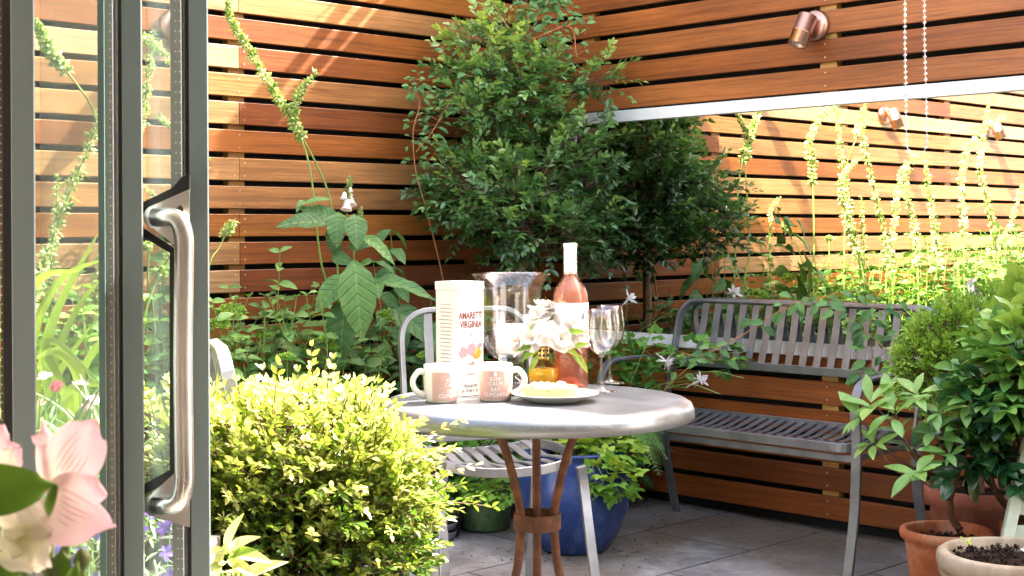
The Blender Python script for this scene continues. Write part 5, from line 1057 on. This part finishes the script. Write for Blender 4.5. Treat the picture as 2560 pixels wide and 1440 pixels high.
#PART4
# ------------------------------------------------------------------ glass door in the foreground
dr = thing('glass_door', 'grey metal framed glass door in the foreground with a long steel pull handle', 'door', at(300, 583, 1.58)*[1, 1, 0])
def vbox(mb, px0, px1, Y, dep, z0=.004, z1=2.42, tn=.5):
    a = at(px0, HY, Y); b = at(px1, HY, Y); mb.box(((a[0]+b[0])/2, Y+dep/2, (z0+z1)/2), (b[0]-a[0], dep, z1-z0), tone=tn); return mb
def stile(px0, px1, Y): 
    a = at(px0, HY, Y)[0]; b = at(px1, HY, Y)[0]; c = .0012; dep = .05
    MB().add([(x, y, z) for z in (.004, 2.42) for x, y in ((a+c, Y), (b-c, Y), (b, Y+c), (b*(Y+dep)/Y-.002, Y+dep), (a*(Y+dep)/Y+.002, Y+dep), (a, Y+c))], [tuple(range(6))[::-1], tuple(range(6, 12))]+[(i, (i+1) % 6, 6+(i+1) % 6, 6+i) for i in range(6)]).build('stile', ALU, dr)
stile(28, 88, 1.50); stile(306, 357, 1.56); stile(474, 522, 1.62)
gk = MB(); vbox(gk, 8, 28, 1.505, .04); vbox(gk, 285, 306, 1.565, .04); vbox(gk, 456, 474, 1.625, .04); gk.build('gasket', RUBBER, dr)
for a, b, Y in ((89, 284, 1.535), (358, 455, 1.60)):
    MB_ = MB(); xa, xb = at(a, HY, Y)[0], at(b, HY, Y)[0]
    for dy in (0, .018): MB_.box(((xa+xb)/2, Y+dy, 1.2), (xb-xa, .004, 2.36))
    MB_.build('glass_pane', DOORGLASS, dr)
EDGE = m_plain('green_edge_reflection', (.10, .17, .16), .25, 0, 3, .1); vbox(MB(), 246, 262, 1.528, .002).build('edge_reflection_band', EDGE, dr)  # green strip stands in for the reflection along the pane's edge
SPC = m_plain('bronze_spacer_bar', (.075, .06, .045), .5); sb_ = MB(); vbox(sb_, 263, 284, 1.548, .003); vbox(sb_, 0, 8, 1.512, .003); vbox(sb_, 428, 455, 1.610, .003); sb_.build('spacer_bar', SPC, dr)
dots = MB()
for px, Y, st_p in ((277, 1.5465, .0095), (3, 1.5105, .0095), (441, 1.6085, .0115), (452, 1.6085, .0115)):
    x = at(px, HY, Y)[0]; z = .3
    while z < 1.5:
        dots.add([(x-.0007, Y, z-.0008), (x+.0007, Y, z-.0008), (x+.0007, Y, z+.0008), (x-.0007, Y, z+.0008)], [(0, 1, 2, 3)]); z += st_p
dots.build('spacer_perforations', m_plain('pale_perforation', (.5, .46, .36), .6), dr)
def plate(poly, Y, th_, mat, nm, hole=None):
    P = [at(x, y, Y) for x, y in poly]; n = len(P); V = P+[p+np.array([0, th_, 0]) for p in P]
    return MB().add(V, [tuple(range(n))[::-1], tuple(range(n, 2*n))]+[(i, (i+1) % n, n+(i+1) % n, n+i) for i in range(n)]).build(nm, mat, dr)
def arc(cx, cy, r, a0, a1, n=10): return [(cx+r*math.cos(D(a0+(a1-a0)*k/n)), cy+r*math.sin(D(a0+(a1-a0)*k/n))) for k in range(n+1)]
YP = 1.592
plate([(473, 473)]+arc(386, 541, 27, 250, 110)[::1]+[(473, 640)], YP, .003, STEEL, 'handle_plate')
plate([(473, 1150)]+arc(386, 1262, 27, 250, 110)+[(473, 1318)], YP, .003, STEEL, 'handle_plate')
plate([(456, 440), (430, 470), (356, 506), (356, 535), (474, 480), (474, 440)], YP+.004, .003, RUBBER, 'gasket')
plate([(356, 568), (356, 592), (424, 632), (424, 1175), (356, 1212), (356, 1240), (436, 1195), (436, 620)], YP+.004, .003, RUBBER, 'gasket')
plate([(441, 520), (452, 512), (458, 520), (458, 560), (450, 545)], YP-.0006, .0004, RUBBER, 'handle_plate_slot')
hp = fillet([at(386, 543, 1.59), at(462, 543, 1.575), at(457, 900, 1.575), at(462, 1262, 1.575), at(386, 1264, 1.59)], .034, 12)
MB().tube(hp, .0106, 24).build('handle', STEEL, dr, True)
for yy in (543, 1264):
    c = at(386, yy, 1.5905); a = np.arange(28)*2*math.pi/28; MB().add([c+[.0125*math.cos(k), 0, .0125*math.sin(k)] for k in a]+[c+[.0125*math.cos(k), .0015, .0125*math.sin(k)] for k in a], [tuple(range(28))]+[(i, (i+1) % 28, 28+(i+1) % 28, 28+i) for i in range(28)]).build('handle_boss', STEEL, dr)
ra = MB(); xa, xb = at(28, HY, 1.5)[0], at(522, HY, 1.62)[0]
# bottom rails
for a, b, Y in ((90, 284, 1.51), (359, 455, 1.57)): x0_, x1_ = at(a, HY, Y)[0], at(b, HY, Y)[0]; ra.box(((x0_+x1_)/2, Y+.022, .06), (x1_-x0_, .04, .11))
ra.build('bottom_rail', ALU, dr)
# ------------------------------------------------------------------ blind chain
ch = thing('blind_chain', 'clear beaded loop of a roller blind chain hanging in front of the mirror', 'chain', at(2290, 100, 1.45))
pts = [at(2262, -700, 1.45), at(2262, 100, 1.45), at(2266, 340, 1.45)]+[at(2291+26*math.cos(a), 352+38*math.sin(a), 1.45) for a in np.linspace(math.pi, 0, 9)]+[at(2317, 320, 1.45), at(2311, 100, 1.45), at(2309, -700, 1.45)]
P = np.array(pts); seg = np.linalg.norm(np.diff(P, axis=0), axis=1); cum = np.concatenate([[0], np.cumsum(seg)]); tot = cum[-1]; bd = MB(); s0 = 0.
bl_ = [(r, z) for r, z in ((0, -.0013), (.0011, -.0011), (.0017, -.0004), (.0018, .0), (.0017, .0004), (.0011, .0011), (0, .0013))]
while s0 < tot:
    p = np.array([np.interp(s0, cum, P[:, k]) for k in range(3)]); bd.lathe([(r, z) for r, z in bl_], p, 7); s0 += .0058
CLB = m_glass('clear_plastic_bead', (.8, .82, .84), 1.6, .05, .6); bd.build('beads', CLB, ch, True)
MB().tube(P, .0004, 5).build('cord', m_plain('white_cord', (.6, .6, .62), .5), ch)
MB().box(((P[0][0]+P[-1][0])/2, 1.45, 2.405), (.05, .05, .06)).build('bracket', WHITE_FRAME, ch)
# ------------------------------------------------------------------ bouquet close to the camera
YB = .62
bq = thing('flower_bouquet', 'blurred bouquet of pink alstroemeria and cream flowers in the bottom left corner', 'flowers', at(60, 1500, YB))
def petal(mb, base, tip, wpx, dY=(0, 0), cup=.25, bend=.15, n=14, m=9, wf=None, nrm=(0, -1, 0), ruff=.0, streak=None):
    A_ = at(base[0], base[1], YB+dY[0]); T_ = at(tip[0], tip[1], YB+dY[1]); ax = T_-A_; ln = np.linalg.norm(ax); d = ax/ln; nn = np.asarray(nrm, float); nn = nz(nn-d*np.dot(nn, d)); s = np.cross(d, nn); W_ = 1.2*wpx/F*YB; V = []; tn = []
    for i in range(n+1):
        f = i/n; ww = W_/2*(math.sin(math.pi*min(1, f**.75*1.0))**.7 if wf is None else wf(f)); ww = max(ww, W_*.03)
        for j in range(m+1):
            g_ = 2*j/m-1; V.append(A_+d*ln*(f-.06*(g_*g_)*(f > .8))+s*ww*g_+nn*(-cup*W_*g_*g_*.5+bend*ln*math.sin(f*math.pi)+ruff*W_*math.sin(f*9+g_*5)*abs(g_)))
    if streak is not None:
        for g_ in (-.42, -.22, -.05, .1, .28, .45):
            a0 = rng.uniform(.12, .25); a1 = rng.uniform(.45, .8); q = []
            for f in np.linspace(a0, a1, 8):
                x = f*n; i = min(int(x), n-1); y = (g_+1)/2*m; j = min(int(y), m-1); p = V[i*(m+1)+j]*(1-(x-i))*(1-(y-j))+V[(i+1)*(m+1)+j]*(x-i)*(1-(y-j))+V[i*(m+1)+j+1]*(1-(x-i))*(y-j)+V[(i+1)*(m+1)+j+1]*(x-i)*(y-j)
                q.append(p+nn*.0002)
            streak.tube(q, [.0001, .0003, .0001], 4)
    mb.add(V, [(i*(m+1)+j, i*(m+1)+j+1, (i+1)*(m+1)+j+1, (i+1)*(m+1)+j) for i in range(n) for j in range(m)], [min(1, (i+.5)/n*.85+.12*abs(2*(j+.5)/m-1)) for i in range(n) for j in range(m)])
pk = MB(); sk = MB()
petal(pk, (130, 1215), (240, 1048), 125, (.0, -.012), .2, -.05, ruff=.05, streak=sk)
petal(pk, (115, 1220), (105, 1045), 40, (.0, .006), .6, .05); petal(pk, (120, 1110), (78, 1092), 26, (.004, -.004), .3, .1)
petal(pk, (130, 1240), (292, 1315), 150, (.0, -.015), -.25, .12, ruff=.06, streak=sk)
petal(pk, (135, 1215), (268, 1240), 105, (.006, -.004), .2, .08); petal(pk, (130, 1250), (200, 1350), 90, (.01, .002), .2, .1)
petal(pk, (-25, 1170), (46, 1120), 90, (.01, .0), .3, .05); petal(pk, (-30, 1130), (10, 1060), 60, (.01, .01), .3, .05)
pk.build('pink_petals', PET_P, bq, True); sk.build('petal_streaks', m_plain('rose_green_streak', (.50, .38, .28), .7), bq, True)
cr = MB()
for b, t_, w_, dy in (((60, 1330), (30, 1230), 90, 0), ((70, 1330), (110, 1240), 90, .004), ((60, 1350), (125, 1330), 100, -.006), ((60, 1340), (80, 1435), 110, -.01), ((60, 1350), (10, 1330), 90, -.004), ((60, 1340), (130, 1290), 70, .004), ((70, 1340), (60, 1240), 60, -.012), ((75, 1360), (115, 1420), 70, -.014), ((60, 1350), (25, 1400), 70, -.008), ((-20, 1200), (30, 1120), 70, -.006), ((-10, 1190), (44, 1175), 60, -.008), ((0, 1210), (-10, 1130), 60, -.01)):
    petal(cr, b, t_, w_, (dy+.004, dy-.008), rng.uniform(-.3, .4), rng.uniform(.05, .2), ruff=.07)
cr.build('cream_petals', PET_C, bq, True)
lf_ = MB(); petal(lf_, (-60, 1230), (142, 1212), 105, (-.03, -.025), .15, .08, wf=lambda f: math.sin(math.pi*(.35+.65*f))**.8); petal(lf_, (140, 1212), (122, 1295), 22, (-.025, -.02), .3, .25)
petal(lf_, (20, 1480), (40, 1330), 50, (.02, .01), .2, .1); petal(lf_, (0, 1440), (15, 1280), 45, (.02, .02), .2, .1); petal(lf_, (170, 1500), (195, 1400), 34, (.0, .0), .4, .1); petal(lf_, (150, 1500), (155, 1360), 50, (.01, .01), .5, .1); petal(lf_, (0, 1500), (5, 1400), 70, (-.01, -.01), .3, .1)
lf_.build('leaves', m_leaf('bouquet_leaf', [(0, (.05, .12, .01)), (.6, (.10, .22, .02)), (1, (.14, .27, .03))], .4, .3), bq, True)
bu = MB()
for px, py, r in ((165, 1345, 20), (205, 1400, 24), (130, 1425, 26)):
    c = at(px, py, YB+.01); rr_ = r/F*YB; bu.lathe([(0, -rr_*1.4), (rr_*.7, -rr_*.7), (rr_, 0), (rr_*.6, rr_*.9), (0, rr_*1.3)], c, 12)
bu.build('buds', m_plain('green_bud', (.09, .14, .03), .6, 0, 200, .3), bq, True)
sm = MB(); vb = at(60, 1500, YB+.03); vb[2] = .70
for px, py in ((130, 1225), (60, 1345), (165, 1350), (205, 1405), (130, 1430), (-20, 1200), (20, 1480)): sm.tube(curve([vb, (vb+at(px, py, YB+.015))/2, at(px, py, YB+.012)], 8), .0022, 6)
sm.build('stems', STALK, bq)
vz2 = thing('flower_vase', 'tall white floor vase under the bouquet, just below the picture', 'vase', (vb[0], vb[1], 0))
MB().lathe([(0, .002), (.07, .002), (.075, .01), (.07, .3), (.045, .68), (.05, .84), (.046, .84), (.04, .68), (.0, .66)], (vb[0], vb[1], 0), 40).build('body', CERAMIC, vz2, True)
